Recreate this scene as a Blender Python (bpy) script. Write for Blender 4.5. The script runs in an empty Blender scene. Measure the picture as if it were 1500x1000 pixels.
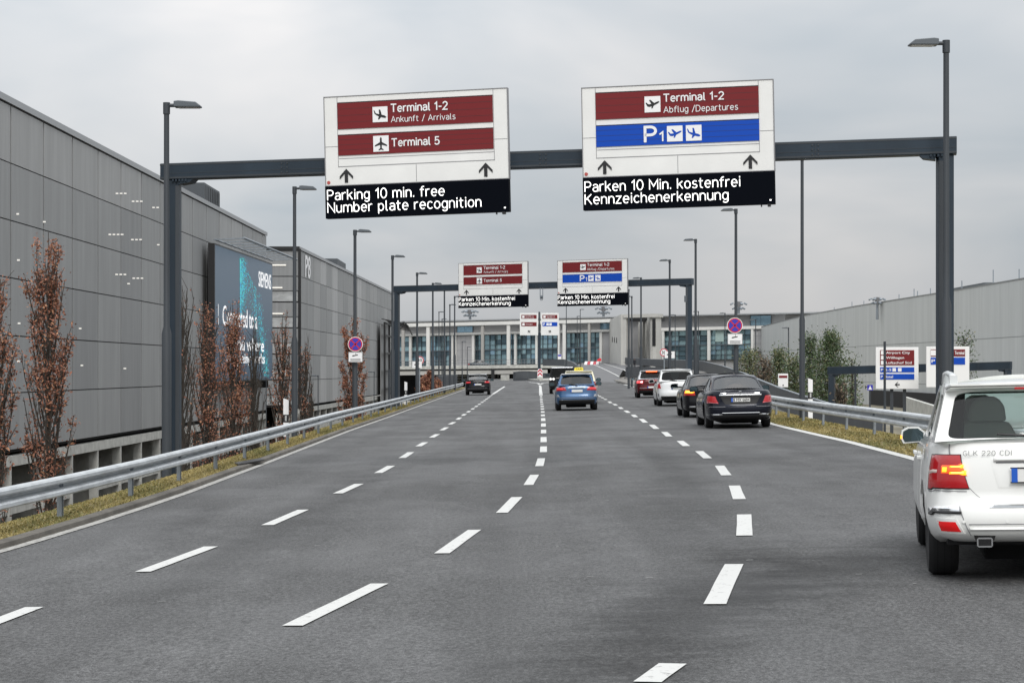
import bpy, bmesh, math, random
from mathutils import Vector, Matrix
R = math.radians
random.seed(7)
scene = bpy.context.scene
COL = scene.collection

# ------------------------------------------------------------------ camera
F, H, HY, CF = 3000.0, 1.76, 541.0, 0.022      # focal length (photo px), eye height, horizon row, crossfall of the road
cam_d = bpy.data.cameras.new("camera")
cam_d.sensor_width = 36.0
cam_d.lens = 36.0 * F / 1500.0
cam_d.shift_y = (HY - 500.0) / 1500.0
cam_d.clip_start = 0.1
cam_d.clip_end = 6000
cam = bpy.data.objects.new("camera", cam_d)
cam.location = (0, 0, H)
cam.rotation_euler = (R(90), 0, 0)
COL.objects.link(cam)
scene.camera = cam

# ------------------------------------------------------------------ world and sun
SUN_EL, SUN_AZ = R(40), R(172)                  # soft sun behind cloud, high behind the camera
world = bpy.data.worlds.new("World")
scene.world = world
world.use_nodes = True
nt = world.node_tree
N = nt.nodes; LK = nt.links
N.clear()
out = N.new("ShaderNodeOutputWorld"); bg = N.new("ShaderNodeBackground")
sky = N.new("ShaderNodeTexSky"); sky.sky_type = 'NISHITA'; sky.sun_disc = False
sky.sun_elevation = SUN_EL; sky.sun_rotation = SUN_AZ; sky.air_density = 1.0; sky.dust_density = 3.0
tc = N.new("ShaderNodeTexCoord"); mp = N.new("ShaderNodeMapping"); mp.inputs['Scale'].default_value = (1.0, 1.0, 2.6)
LK.new(tc.outputs['Generated'], mp.inputs[0])
n1 = N.new("ShaderNodeTexNoise"); n1.inputs['Scale'].default_value = 5.5; n1.inputs['Detail'].default_value = 4; n1.inputs['Roughness'].default_value = .48
n1.inputs['Distortion'].default_value = .35
LK.new(mp.outputs[0], n1.inputs['Vector'])
rp = N.new("ShaderNodeValToRGB")
rp.color_ramp.elements[0].position = .30; rp.color_ramp.elements[0].color = (.50, .55, .595, 1)
rp.color_ramp.elements[1].position = .68; rp.color_ramp.elements[1].color = (.775, .765, .765, 1)
LK.new(n1.outputs[0], rp.inputs[0])
# overcast luminance: the zenith is about three times as bright as the horizon
sx = N.new("ShaderNodeSeparateXYZ"); LK.new(tc.outputs['Generated'], sx.inputs[0])
mx = N.new("ShaderNodeMath"); mx.operation = 'MAXIMUM'; mx.inputs[1].default_value = 0; LK.new(sx.outputs[2], mx.inputs[0])
ma = N.new("ShaderNodeMath"); ma.operation = 'MULTIPLY_ADD'; ma.inputs[1].default_value = 21.0; ma.inputs[2].default_value = 7.6
LK.new(mx.outputs[0], ma.inputs[0])
# brighter veil of cloud around the hidden sun
dv = N.new("ShaderNodeVectorMath"); dv.operation = 'DOT_PRODUCT'
dv.inputs[1].default_value = (-.16, .965, .19)
nrm = N.new("ShaderNodeVectorMath"); nrm.operation = 'NORMALIZE'; LK.new(tc.outputs['Generated'], nrm.inputs[0]); LK.new(nrm.outputs[0], dv.inputs[0])
mr = N.new("ShaderNodeMapRange"); mr.inputs[1].default_value = .965; mr.inputs[2].default_value = 1.0; mr.inputs[3].default_value = 0; mr.inputs[4].default_value = 1.2
mr.interpolation_type = 'SMOOTHSTEP'
LK.new(dv.outputs['Value'], mr.inputs[0])
ad = N.new("ShaderNodeMath"); ad.operation = 'ADD'; LK.new(ma.outputs[0], ad.inputs[0]); LK.new(mr.outputs[0], ad.inputs[1])
sc_ = N.new("ShaderNodeVectorMath"); sc_.operation = 'SCALE'; LK.new(rp.outputs[0], sc_.inputs[0]); LK.new(ad.outputs[0], sc_.inputs['Scale'])
mix = N.new("ShaderNodeMix"); mix.data_type = 'RGBA'; mix.inputs['Factor'].default_value = .93
LK.new(sky.outputs[0], mix.inputs['A']); LK.new(sc_.outputs[0], mix.inputs['B'])
LK.new(mix.outputs['Result'], bg.inputs['Color'])
bg.inputs['Strength'].default_value = 0.1
LK.new(bg.outputs[0], out.inputs[0])

sun_d = bpy.data.lights.new("sun", 'SUN'); sun_d.energy = 1.5; sun_d.angle = R(22); sun_d.color = (1, .97, .93)
sun = bpy.data.objects.new("sun", sun_d); COL.objects.link(sun)
sdir = Vector((math.sin(SUN_AZ) * math.cos(SUN_EL), math.cos(SUN_AZ) * math.cos(SUN_EL), math.sin(SUN_EL)))
sun.rotation_euler = (-sdir).to_track_quat('-Z', 'Y').to_euler()
sun.location = (0, 0, 60)
scene.view_settings.view_transform = 'Standard'
scene.view_settings.look = 'None'
scene.view_settings.exposure = 0.0
scene.view_settings.gamma = 1.0

# ------------------------------------------------------------------ helpers
def fp(x, y, d):
    return Vector(((x - 750) / F * d, d, H - (y - HY) / F * d))
def gd(x, y, dz=0.0):
    return F * (H - dz) / (y + CF * (x - 750) - HY)
def gp(x, y, dz=0.0):
    d = gd(x, y, dz); X = (x - 750) / F * d
    return Vector((X, d, CF * X + dz))
def interp(pts, t):
    if t <= pts[0][0]: a, b = pts[0], pts[1]
    elif t >= pts[-1][0]: return pts[-1][1]
    else:
        for a, b in zip(pts, pts[1:]):
            if a[0] <= t <= b[0]: break
    return a[1] + (b[1] - a[1]) * (t - a[0]) / (b[0] - a[0])

MATS = {}
def mat(name, col, rough=.6, metal=0.0, spec=.5, emit=None, estr=1.0, coat=0.0, noise=None, bump=None):
    """noise=(scale, amount[, stretch]) varies the base colour; bump=(scale, strength)"""
    if name in MATS: return MATS[name]
    m = bpy.data.materials.new(name); m.use_nodes = True
    t = m.node_tree; b = t.nodes['Principled BSDF']
    b.inputs['Base Color'].default_value = (*col, 1); b.inputs['Roughness'].default_value = rough
    b.inputs['Metallic'].default_value = metal; b.inputs['Specular IOR Level'].default_value = spec
    b.inputs['Coat Weight'].default_value = coat; b.inputs['Coat Roughness'].default_value = .04
    if emit:
        b.inputs['Emission Color'].default_value = (*emit, 1); b.inputs['Emission Strength'].default_value = estr
    if noise or bump:
        co = t.nodes.new("ShaderNodeTexCoord")
    if noise:
        mpn = t.nodes.new("ShaderNodeMapping"); t.links.new(co.outputs['Object'], mpn.inputs[0])
        if len(noise) > 2: mpn.inputs['Scale'].default_value = noise[2]
        nz = t.nodes.new("ShaderNodeTexNoise"); nz.inputs['Scale'].default_value = noise[0]; nz.inputs['Detail'].default_value = 5
        nz.inputs['Roughness'].default_value = .62
        t.links.new(mpn.outputs[0], nz.inputs['Vector'])
        r = t.nodes.new("ShaderNodeValToRGB"); a = noise[1]
        r.color_ramp.elements[0].position = .3; r.color_ramp.elements[1].position = .7
        r.color_ramp.elements[0].color = (*[c * (1 - a) for c in col], 1)
        r.color_ramp.elements[1].color = (*[min(1, c * (1 + a)) for c in col], 1)
        t.links.new(nz.outputs[0], r.inputs[0]); t.links.new(r.outputs[0], b.inputs['Base Color'])
    if bump:
        nb = t.nodes.new("ShaderNodeTexNoise"); nb.inputs['Scale'].default_value = bump[0]; nb.inputs['Detail'].default_value = 3
        t.links.new(co.outputs['Object'], nb.inputs['Vector'])
        bp = t.nodes.new("ShaderNodeBump"); bp.inputs['Strength'].default_value = bump[1]; bp.inputs['Distance'].default_value = .02
        t.links.new(nb.outputs[0], bp.inputs['Height']); t.links.new(bp.outputs[0], b.inputs['Normal'])
    MATS[name] = m
    return m

def glass_mat(name, tint, refl=.06, ior=1.38):
    if name in MATS: return MATS[name]
    m = bpy.data.materials.new(name); m.use_nodes = True; t = m.node_tree; t.nodes.clear()
    o = t.nodes.new("ShaderNodeOutputMaterial"); tr = t.nodes.new("ShaderNodeBsdfTransparent"); gl = t.nodes.new("ShaderNodeBsdfGlossy")
    tr.inputs[0].default_value = (*tint, 1); gl.inputs['Roughness'].default_value = .03
    fr = t.nodes.new("ShaderNodeFresnel"); fr.inputs[0].default_value = ior
    a = t.nodes.new("ShaderNodeMath"); a.operation = 'ADD'; a.use_clamp = True; a.inputs[1].default_value = refl
    mx_ = t.nodes.new("ShaderNodeMixShader")
    t.links.new(fr.outputs[0], a.inputs[0]); t.links.new(a.outputs[0], mx_.inputs[0])
    t.links.new(tr.outputs[0], mx_.inputs[1]); t.links.new(gl.outputs[0], mx_.inputs[2]); t.links.new(mx_.outputs[0], o.inputs[0])
    MATS[name] = m
    return m

class MB:
    """collects shapes and links them as ONE mesh object"""
    def __init__(s): s.v = []; s.f = []; s.m = []
    def add(s, vs, fs, mi=0):
        o = len(s.v); s.v += [tuple(v) for v in vs]
        for f in fs: s.f.append(tuple(i + o for i in f)); s.m.append(mi)
        return s
    def box(s, c, size, mi=0, M=None):
        x, y, z = [q / 2 for q in size]
        vs = [Vector((sx_ * x, sy * y, sz * z)) for sx_ in (-1, 1) for sy in (-1, 1) for sz in (-1, 1)]
        if M is not None: vs = [M @ v for v in vs]
        vs = [v + Vector(c) for v in vs]
        return s.add(vs, [(0, 1, 3, 2), (4, 6, 7, 5), (0, 4, 5, 1), (2, 3, 7, 6), (0, 2, 6, 4), (1, 5, 7, 3)], mi)
    def hexa(s, q, n, mi=0):
        """quad q (4 points) swept along vector n"""
        n = Vector(n); vs = [Vector(p) for p in q] + [Vector(p) + n for p in q]
        return s.add(vs, [(3, 2, 1, 0), (4, 5, 6, 7), (0, 1, 5, 4), (1, 2, 6, 5), (2, 3, 7, 6), (3, 0, 4, 7)], mi)
    def prism(s, poly, n, mi=0):
        n = Vector(n); k = len(poly)
        vs = [Vector(p) for p in poly] + [Vector(p) + n for p in poly]
        fs = [tuple(range(k - 1, -1, -1)), tuple(range(k, 2 * k))] + [(i, (i + 1) % k, (i + 1) % k + k, i + k) for i in range(k)]
        return s.add(vs, fs, mi)
    def tube(s, pts, rad, n=8, mi=0, cap=True):
        pts = [Vector(p) for p in pts]
        rad = rad if isinstance(rad, (list, tuple)) else [rad] * len(pts)
        vs = []
        for i, p in enumerate(pts):
            t = (pts[min(i + 1, len(pts) - 1)] - pts[max(i - 1, 0)]).normalized()
            a = Vector((0, 0, 1)) if abs(t.z) < .9 else Vector((1, 0, 0))
            e1 = t.cross(a).normalized(); e2 = t.cross(e1)
            for k in range(n):
                an = 2 * math.pi * k / n
                vs.append(p + (e1 * math.cos(an) + e2 * math.sin(an)) * rad[i])
        fs = []
        for i in range(len(pts) - 1):
            for k in range(n):
                fs.append((i * n + k, i * n + (k + 1) % n, (i + 1) * n + (k + 1) % n, (i + 1) * n + k))
        if cap:
            fs.append(tuple(range(n - 1, -1, -1))); fs.append(tuple(range((len(pts) - 1) * n, len(pts) * n)))
        return s.add(vs, fs, mi)
    def lathe(s, prof, c, axis='x', n=24, mi=0):
        """prof: (along, radius)"""
        vs = []
        for a, r in prof:
            for k in range(n):
                an = 2 * math.pi * k / n
                p = (a, r * math.cos(an), r * math.sin(an))
                if axis == 'z': p = (p[1], p[2], p[0])
                if axis == 'y': p = (p[1], p[0], p[2])
                vs.append(Vector(p) + Vector(c))
        fs = []
        for i in range(len(prof) - 1):
            for k in range(n):
                fs.append((i * n + k, i * n + (k + 1) % n, (i + 1) * n + (k + 1) % n, (i + 1) * n + k))
        return s.add(vs, fs, mi)
    def ball(s, c, r, mi=0, nu=12, nv=8):
        r = r if isinstance(r, (list, tuple)) else (r, r, r); vs = []; fs = []
        for j in range(nv + 1):
            ph = math.pi * j / nv
            for i in range(nu):
                th = 2 * math.pi * i / nu
                vs.append((c[0] + r[0] * math.sin(ph) * math.cos(th), c[1] + r[1] * math.sin(ph) * math.sin(th), c[2] + r[2] * math.cos(ph)))
        for j in range(nv):
            for i in range(nu):
                fs.append((j * nu + i, (j + 1) * nu + i, (j + 1) * nu + (i + 1) % nu, j * nu + (i + 1) % nu))
        return s.add(vs, fs, mi)
    def build(s, name, mats, parent=None, smooth=False, bevel=0, sub=0):
        me = bpy.data.meshes.new(name); me.from_pydata(s.v, [], s.f)
        mats = mats if isinstance(mats, (list, tuple)) else [mats]
        for m in mats: me.materials.append(m)
        if len(mats) > 1: me.polygons.foreach_set('material_index', s.m)
        me.update()
        bm = bmesh.new(); bm.from_mesh(me); bmesh.ops.recalc_face_normals(bm, faces=bm.faces); bm.to_mesh(me); bm.free()
        if smooth: me.shade_smooth(); me.set_sharp_from_angle(angle=R(38))
        o = bpy.data.objects.new(name, me); COL.objects.link(o)
        if parent: o.parent = parent
        if bevel:
            b = o.modifiers.new('bevel', 'BEVEL'); b.width = bevel; b.segments = 2; b.limit_method = 'ANGLE'
        if sub:
            b = o.modifiers.new('sub', 'SUBSURF'); b.levels = b.render_levels = sub
        return o

def tag(o, label=None, cat=None, group=None, kind=None):
    if label: o['label'] = label
    if cat: o['category'] = cat
    if group: o['group'] = group
    if kind: o['kind'] = kind
    return o
def empty(name, label, cat, loc=(0, 0, 0), rz=0, group=None, basis=None):
    o = bpy.data.objects.new(name, None); o.empty_display_size = .2; COL.objects.link(o)
    if basis is not None: o.matrix_world = basis
    else: o.location = loc; o.rotation_euler = (0, 0, rz)
    return tag(o, label, cat, group)
def frame(origin, ex, up=(0, 0, 1)):
    ex = Vector(ex).normalized(); ey = Vector(up).cross(ex).normalized(); ez = ex.cross(ey)
    M = Matrix((ex, ey, ez)).transposed().to_4x4(); M.translation = Vector(origin)
    return M

_txt = {}
def text_geo(s, bold=0.0):
    """outline of a line of lettering, scaled to cap height 1, starting at x = 0"""
    key = (s, bold)
    if key in _txt: return _txt[key]
    def geo(st):
        c = bpy.data.curves.new('t', 'FONT'); c.body = st; c.size = 1; c.resolution_u = 3
        o = bpy.data.objects.new('t', c); me = bpy.data.meshes.new_from_object(o)
        v = [tuple(q.co) for q in me.vertices]; f = [tuple(p.vertices) for p in me.polygons]
        bpy.data.objects.remove(o); bpy.data.curves.remove(c); bpy.data.meshes.remove(me)
        return v, f
    hv, _ = geo('H'); ch = max(q[1] for q in hv) - min(q[1] for q in hv)
    v, f = geo(s); x0 = min(q[0] for q in v)
    v = [((q[0] - x0) / ch, q[1] / ch) for q in v]
    _txt[key] = (v, f)
    return _txt[key]
def put_text(mb, s, x0, x1, base, cap, y, mi=0, bold=0.0):
    """lettering in the local x-z plane at depth y, fitted between x0 and x1"""
    v, f = text_geo(s, bold); w = max(q[0] for q in v); k = (x1 - x0) / w
    # bolder strokes: the same outlines again, shifted by a fraction of the stroke, each a hair in front
    sh = [(0, 0)] if bold <= 0 else [(0, 0), (bold, 0), (-bold, 0), (0, bold), (0, -bold), (bold * .7, bold * .7), (-bold * .7, -bold * .7), (bold * .7, -bold * .7), (-bold * .7, bold * .7)]
    for i, (a, b) in enumerate(sh): mb.add([(x0 + q[0] * k + a * cap, y - .0004 * i, base + (q[1] + b) * cap) for q in v], f, mi)

# single-stroke lettering (cap height 7, x-height 5): every glyph is (width, strokes)
def _arc(cx, cy, rx, ry, a0, a1, n=9):
    return [(cx + rx * math.cos(R(a0 + (a1 - a0) * i / n)), cy + ry * math.sin(R(a0 + (a1 - a0) * i / n))) for i in range(n + 1)]
def _o(w=3.6, h=5.0, y=0): return _arc(w / 2, y + h / 2, w / 2, h / 2, 90, 450, 22)
GL = {
 ' ': (1.5, []), '.': (.5, [[(.25, 0), (.25, .75)]]), '-': (2.2, [[(0, 2.9), (2.2, 2.9)]]), '/': (2.8, [[(0, -.8), (2.8, 7.4)]]),
 '0': (3.9, [_o(3.9, 7)]), '1': (2.0, [[(0, 5.3), (1.6, 7), (1.6, 0)]]), '2': (3.8, [_arc(1.9, 5.1, 1.8, 1.9, 165, -25) + [(0, 0), (3.9, 0)]]),
 '5': (3.7, [[(3.4, 7), (.5, 7), (.3, 3.7)] + _arc(1.6, 2.2, 2.0, 2.2, 115, -150)]),
 'A': (5.0, [[(0, 0), (2.5, 7), (5, 0)], [(.9, 2.3), (4.1, 2.3)]]), 'D': (4.6, [[(0, 0), (0, 7), (2.0, 7)] + _arc(2.0, 3.5, 2.5, 3.5, 90, -90) + [(0, 0)]]),
 'K': (4.2, [[(0, 0), (0, 7)], [(4, 7), (.3, 3.2)], [(1.4, 4.1), (4.2, 0)]]), 'M': (5.4, [[(0, 0), (0, 7), (2.7, 2.2), (5.4, 7), (5.4, 0)]]), 'N': (4.6, [[(0, 0), (0, 7), (4.6, 0), (4.6, 7)]]),
 'P': (4.0, [[(0, 0), (0, 7), (2.0, 7)] + _arc(2.0, 5.1, 1.9, 1.9, 90, -90) + [(0, 3.2)]]), 'T': (4.6, [[(0, 7), (4.6, 7)], [(2.3, 7), (2.3, 0)]]),
 'G': (4.6, [_arc(2.4, 3.5, 2.4, 3.5, 50, 330) + [(4.5, 3.2), (2.6, 3.2)]]), 'L': (3.6, [[(0, 7), (0, 0), (3.6, 0)]]), 'C': (4.4, [_arc(2.4, 3.5, 2.4, 3.5, 50, 310)]), 'I': (.6, [[(.3, 0), (.3, 7)]]),
 'a': (3.3, [_arc(1.6, 3.4, 1.6, 1.6, 150, 0) + [(3.2, 0)], [(3.2, 2.8), (1.5, 2.8)] + _arc(1.4, 1.4, 1.4, 1.4, 90, 270) + _arc(1.5, 1.6, 1.7, 1.6, 270, 345, 4)]),
 'b': (3.5, [[(0, 7), (0, 0)], _arc(1.65, 2.5, 1.75, 2.5, 150, -150)]), 'c': (3.2, [_arc(1.8, 2.5, 1.8, 2.5, 45, 315)]), 'd': (3.5, [[(3.4, 7), (3.4, 0)], _arc(1.75, 2.5, 1.75, 2.5, 30, 330)]),
 'e': (3.6, [[(.1, 2.6), (3.5, 2.6)] + _arc(1.8, 2.5, 1.75, 2.5, 0, 310, 14)]), 'f': (2.4, [_arc(2.2, 5.6, 1.4, 1.4, 80, 180, 6) + [(.8, 0)], [(-.2, 4.8), (2.3, 4.8)]]),
 'g': (3.5, [_arc(1.75, 2.5, 1.75, 2.5, 35, 325), [(3.4, 5), (3.4, -.6)] + _arc(1.8, -.5, 1.6, 1.5, 0, -150, 7)]), 'h': (3.3, [[(0, 7), (0, 0)], [(0, 3.2)] + _arc(1.65, 3.2, 1.6, 1.8, 170, 0) + [(3.25, 0)]]),
 'i': (.5, [[(.25, 0), (.25, 5)], [(.25, 6.2), (.25, 7)]]), 'k': (3.3, [[(0, 7), (0, 0)], [(3.1, 5), (.2, 2.3)], [(1.2, 3.0), (3.3, 0)]]), 'l': (1.2, [[(.2, 7), (.2, 1.0)] + _arc(1.1, .9, .9, .9, 180, 270, 4)]),
 'm': (5.6, [[(0, 5), (0, 0)], _arc(1.4, 3.4, 1.4, 1.6, 165, 0) + [(2.8, 0)], _arc(4.2, 3.4, 1.4, 1.6, 165, 0) + [(5.6, 0)]]), 'n': (3.3, [[(0, 5), (0, 0)], _arc(1.65, 3.2, 1.6, 1.8, 165, 0) + [(3.25, 0)]]),
 'o': (3.6, [_o()]), 'p': (3.5, [[(0, 5), (0, -2)], _arc(1.65, 2.5, 1.75, 2.5, 150, -150)]), 'r': (2.2, [[(0, 5), (0, 0)], _arc(1.9, 3.0, 1.9, 2.0, 170, 80, 6)]),
 's': (3.0, [_arc(1.6, 3.75, 1.35, 1.25, 40, 250, 10) + _arc(1.4, 1.3, 1.5, 1.3, 75, -150, 10)]), 't': (2.4, [[(.8, 6.6), (.8, 1.2)] + _arc(2.0, 1.2, 1.2, 1.2, 180, 280, 5), [(-.2, 4.8), (2.3, 4.8)]]),
 'u': (3.3, [[(0, 5), (0, 1.8)] + _arc(1.6, 1.8, 1.6, 1.8, 180, 345) , [(3.25, 5), (3.25, 0)]]), 'v': (3.6, [[(0, 5), (1.8, 0), (3.6, 5)]]), 'z': (3.2, [[(0, 5), (3.1, 5), (0, 0), (3.2, 0)]]),
}
def put_strokes(mb, s, x0, x1, base, cap, y, mi=0, weight=.9, gap=1.45):
    k = cap / 7.0; x = 0; ends = []
    for ch in s: ends.append(x); x += GL[ch][0] + gap
    kx = (x1 - x0) / (x - gap); n_ = 0
    for ch, xs in zip(s, ends):
        for st in GL[ch][1]:
            P_ = [Vector((x0 + (xs + a) * kx, base + b * k)) for i, (a, b) in enumerate(st) if i == 0 or abs(a - st[i - 1][0]) + abs(b - st[i - 1][1]) > 1e-4]; hw = weight * k / 2
            L = []; closed = (P_[0] - P_[-1]).length < 1e-5
            for i, p in enumerate(P_):
                pa = P_[i - 1] if i else (P_[-2] if closed else None); pb = P_[i + 1] if i < len(P_) - 1 else (P_[1] if closed else None)
                d0 = (p - pa).normalized() if pa is not None else None; d1 = (pb - p).normalized() if pb is not None else None
                if d0 is None: p = p - d1 * hw * .35; d0 = d1
                if d1 is None: p = p + d0 * hw * .35; d1 = d0
                t_ = (d0 + d1).normalized() if (d0 + d1).length > .2 else d0; m_ = Vector((-t_.y, t_.x)); c_ = max(.45, m_.dot(Vector((-d0.y, d0.x))))
                for q_ in (p + m_ * hw / c_, p - m_ * hw / c_): L.append((q_.x, y - .0005 * (n_ % 7), q_.y))
            mb.add(L, [(2 * i, 2 * i + 1, 2 * i + 3, 2 * i + 2) for i in range(len(P_) - 1)], mi); n_ += 1

# ------------------------------------------------------------------ materials
M_white = mat('sign_white', (.80, .80, .78), .45, noise=(1.3, .05))
M_seam = mat('seam_grey', (.25, .25, .26), .7)
M_red = mat('sign_maroon', (.175, .017, .020), .5, spec=.25)
M_blue = mat('sign_blue', (.003, .065, .44), .5, spec=.25)
M_let = mat('sign_lettering', (.86, .86, .86), .45)
M_black = mat('sign_black', (.012, .012, .014), .5)
M_led = mat('display_black', (.003, .004, .007), .6, spec=.03)
M_ledon = mat('display_lit', (1, 1, 1), .5, emit=(1, .99, .95), estr=1.25)
M_steel = mat('gantry_steel', (.021, .034, .049), .5, noise=(1.2, .2, (1, 1, .25)), spec=.35)
M_pole = mat('pole_grey', (.038, .045, .053), .55, noise=(2, .2, (1, 1, .2)))
M_lamp = mat('lamp_housing', (.10, .115, .13), .4)
M_lens = mat('lamp_lens', (.45, .46, .46), .2)
M_galv = mat('galvanised', (.49, .515, .53), .55, metal=.2, noise=(4.0, .22, (1, .5, 2)), bump=(30, .15))
M_post = mat('galvanised_post', (.26, .29, .32), .5, metal=.3, noise=(6, .2))
M_conc = mat('concrete', (.44, .44, .41), .85, noise=(1.6, .22), bump=(14, .3))
M_concd = mat('concrete_weathered', (.19, .18, .165), .9, noise=(1.1, .35), bump=(10, .4))
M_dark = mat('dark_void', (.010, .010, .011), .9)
def road_paint(name, col, worn, lo, hi):
    m = mat(name, col, .65); t = m.node_tree; b = t.nodes['Principled BSDF']; co = t.nodes.new("ShaderNodeTexCoord")
    n = t.nodes.new("ShaderNodeTexNoise"); n.inputs['Scale'].default_value = 13; n.inputs['Detail'].default_value = 8; n.inputs['Roughness'].default_value = .75
    t.links.new(co.outputs['Object'], n.inputs['Vector']); r = t.nodes.new("ShaderNodeValToRGB"); e = r.color_ramp.elements
    e[0].position = lo; e[1].position = hi; e[0].color = (*worn, 1); e[1].color = (*col, 1)
    t.links.new(n.outputs[0], r.inputs[0]); t.links.new(r.outputs[0], b.inputs['Base Color'])
    return m
M_paint = road_paint('road_paint', (.57, .57, .55), (.19, .185, .18), .33, .43)
M_paintw = road_paint('road_paint_worn', (.46, .45, .42), (.15, .145, .135), .36, .56)
M_wallg = mat('parapet_grey', (.050, .057, .066), .6, noise=(.8, .18))
M_chrome = mat('chrome', (.75, .76, .77), .12, metal=1.0)
M_rub = mat('tyre_rubber', (.012, .012, .013), .8)
M_trim = mat('black_trim', (.012, .012, .013), .45)
M_inter = mat('car_interior', (.010, .010, .011), .9, spec=.1)
M_seat = mat('seat_fabric', (.50, .52, .47), .9)
M_rim = mat('alloy_rim', (.33, .34, .35), .3, metal=.8)
M_tail = mat('taillight_red', (.36, .010, .014), .12, coat=.6, emit=(.6, .01, .015), estr=.12)
M_brake = mat('taillight_lit', (.9, .05, .04), .2, emit=(1, .05, .06), estr=2.6)
M_brakec = mat('taillight_core', (1, .5, .5), .2, emit=(1, .62, .66), estr=2.4)
M_amber = mat('indicator_lit', (1, .35, .02), .2, emit=(1, .36, .02), estr=2.0)
M_amberc = mat('indicator_core', (1, .8, .2), .2, emit=(1, .80, .18), estr=2.2)
M_plate = mat('number_plate', (.78, .78, .76), .4)
M_eu = mat('plate_blue', (.01, .10, .52), .4)
M_glass = glass_mat('car_glass', (.10, .12, .12), .0)
M_glassc = glass_mat('car_glass_clear', (.66, .76, .73), .02)
M_mirror = mat('mirror_glass', (.10, .14, .155), .03, metal=1.0)

# asphalt: speckle of aggregate, long tyre tracks, patches of wet or rubbered dark
def asphalt(name, base):
    m = bpy.data.materials.new(name); m.use_nodes = True; t = m.node_tree; b = t.nodes['Principled BSDF']
    co = t.nodes.new("ShaderNodeTexCoord")
    def noise(scale, detail, stretch, rough=.6):
        mm = t.nodes.new("ShaderNodeMapping"); mm.inputs['Scale'].default_value = stretch; t.links.new(co.outputs['Object'], mm.inputs[0])
        n = t.nodes.new("ShaderNodeTexNoise"); n.inputs['Scale'].default_value = scale; n.inputs['Detail'].default_value = detail; n.inputs['Roughness'].default_value = rough
        t.links.new(mm.outputs[0], n.inputs['Vector']); return n
    def ramp(src, p0, c0, p1, c1):
        r = t.nodes.new("ShaderNodeValToRGB"); e = r.color_ramp.elements
        e[0].position = p0; e[1].position = p1; e[0].color = (c0, c0, c0, 1); e[1].color = (c1, c1, c1, 1)
        t.links.new(src.outputs[0], r.inputs[0]); return r
    def mul(a, bb):
        x = t.nodes.new("ShaderNodeMix"); x.data_type = 'RGBA'; x.blend_type = 'MULTIPLY'; x.inputs['Factor'].default_value = 1
        t.links.new(a, x.inputs['A']); t.links.new(bb, x.inputs['B']); return x.outputs['Result']
    grain = ramp(noise(30, 3, (1, .5, 1), .75), .34, .56, .66, 1.46)
    grit = ramp(noise(110, 2, (1, .6, 1), .7), .38, .62, .64, 1.45)
    tracks = ramp(noise(1.0, 3, (1.0, .035, 1)), .34, .80, .64, 1.10)
    blot = ramp(noise(.42, 4, (1, .45, 1)), .38, .86, .60, 1.03)
    blot2 = ramp(noise(1.3, 6, (1, .35, 1), .75), .33, .84, .50, 1.0)
    base_n = t.nodes.new("ShaderNodeRGB"); base_n.outputs[0].default_value = (*base, 1)
    c = base_n.outputs[0]
    for r in (grain, grit, tracks, blot, blot2): c = mul(c, r.outputs[0])
    # rubbered and patched stains of their own shape: (x, y, half width, half length, turn, darkness)
    streak = noise(1.6, 6, (.55, 1.0, 1), .75)
    for (px_, py_, hw_, hl_, an_, dk_) in ((1.35, 15.0, .95, 6.5, -15, .44), (2.75, 17.4, .9, 3.2, -20, .5), (2.55, 31, .8, 16, -3, .72), (-2.6, 27, .6, 14, -1, .80), (.25, 34, .5, 18, -2, .82), (-3.9, 24, .5, 7, 4, .75), (6.0, 48, .5, 18, -1, .80)):
        m1 = t.nodes.new("ShaderNodeMapping"); m1.vector_type = 'TEXTURE'; m1.inputs['Location'].default_value = (px_, py_, 0); m1.inputs['Rotation'].default_value = (0, 0, R(an_)); m1.inputs['Scale'].default_value = (hw_, hl_, 1000)
        t.links.new(co.outputs['Object'], m1.inputs[0]); ln = t.nodes.new("ShaderNodeVectorMath"); ln.operation = 'LENGTH'; t.links.new(m1.outputs[0], ln.inputs[0])
        am = t.nodes.new("ShaderNodeMath"); am.operation = 'MULTIPLY_ADD'; am.inputs[1].default_value = 2.2; t.links.new(streak.outputs[0], am.inputs[0]); t.links.new(ln.outputs['Value'], am.inputs[2])
        r2 = t.nodes.new("ShaderNodeMapRange"); r2.interpolation_type = 'SMOOTHSTEP'; r2.inputs[1].default_value = 1.25; r2.inputs[2].default_value = 2.15; r2.inputs[3].default_value = dk_; r2.inputs[4].default_value = 1.0
        t.links.new(am.outputs[0], r2.inputs[0]); c = mul(c, r2.outputs[0])
    t.links.new(c, b.inputs['Base Color'])
    rr = ramp(noise(.42, 4, (1, .55, 1)), .42, .62, .58, .8); t.links.new(rr.outputs[0], b.inputs['Roughness'])
    b.inputs['Specular IOR Level'].default_value = .3
    bp = t.nodes.new("ShaderNodeBump"); bp.inputs['Strength'].default_value = .5; bp.inputs['Distance'].default_value = .012
    t.links.new(noise(60, 3, (1, 1, 1)).outputs[0], bp.inputs['Height']); t.links.new(bp.outputs[0], b.inputs['Normal'])
    return m
M_asph = asphalt('asphalt', (.0895, .0895, .0895))
M_asphl = asphalt('asphalt_pale', (.17, .17, .165))
M_soil = mat('verge_soil', (.215, .175, .075), .95, noise=(2.4, .45), bump=(18, .8))
M_slope = mat('embankment_soil', (.060, .050, .036), .95, noise=(1.0, .5), bump=(6, .8))
M_ground = mat('ground_grey', (.20, .195, .175), .95, noise=(.15, .3))
M_grass = [mat('grass_straw', (.345, .28, .115), .8), mat('grass_olive', (.255, .215, .080), .8), mat('grass_green', (.17, .165, .06), .8)]

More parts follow.
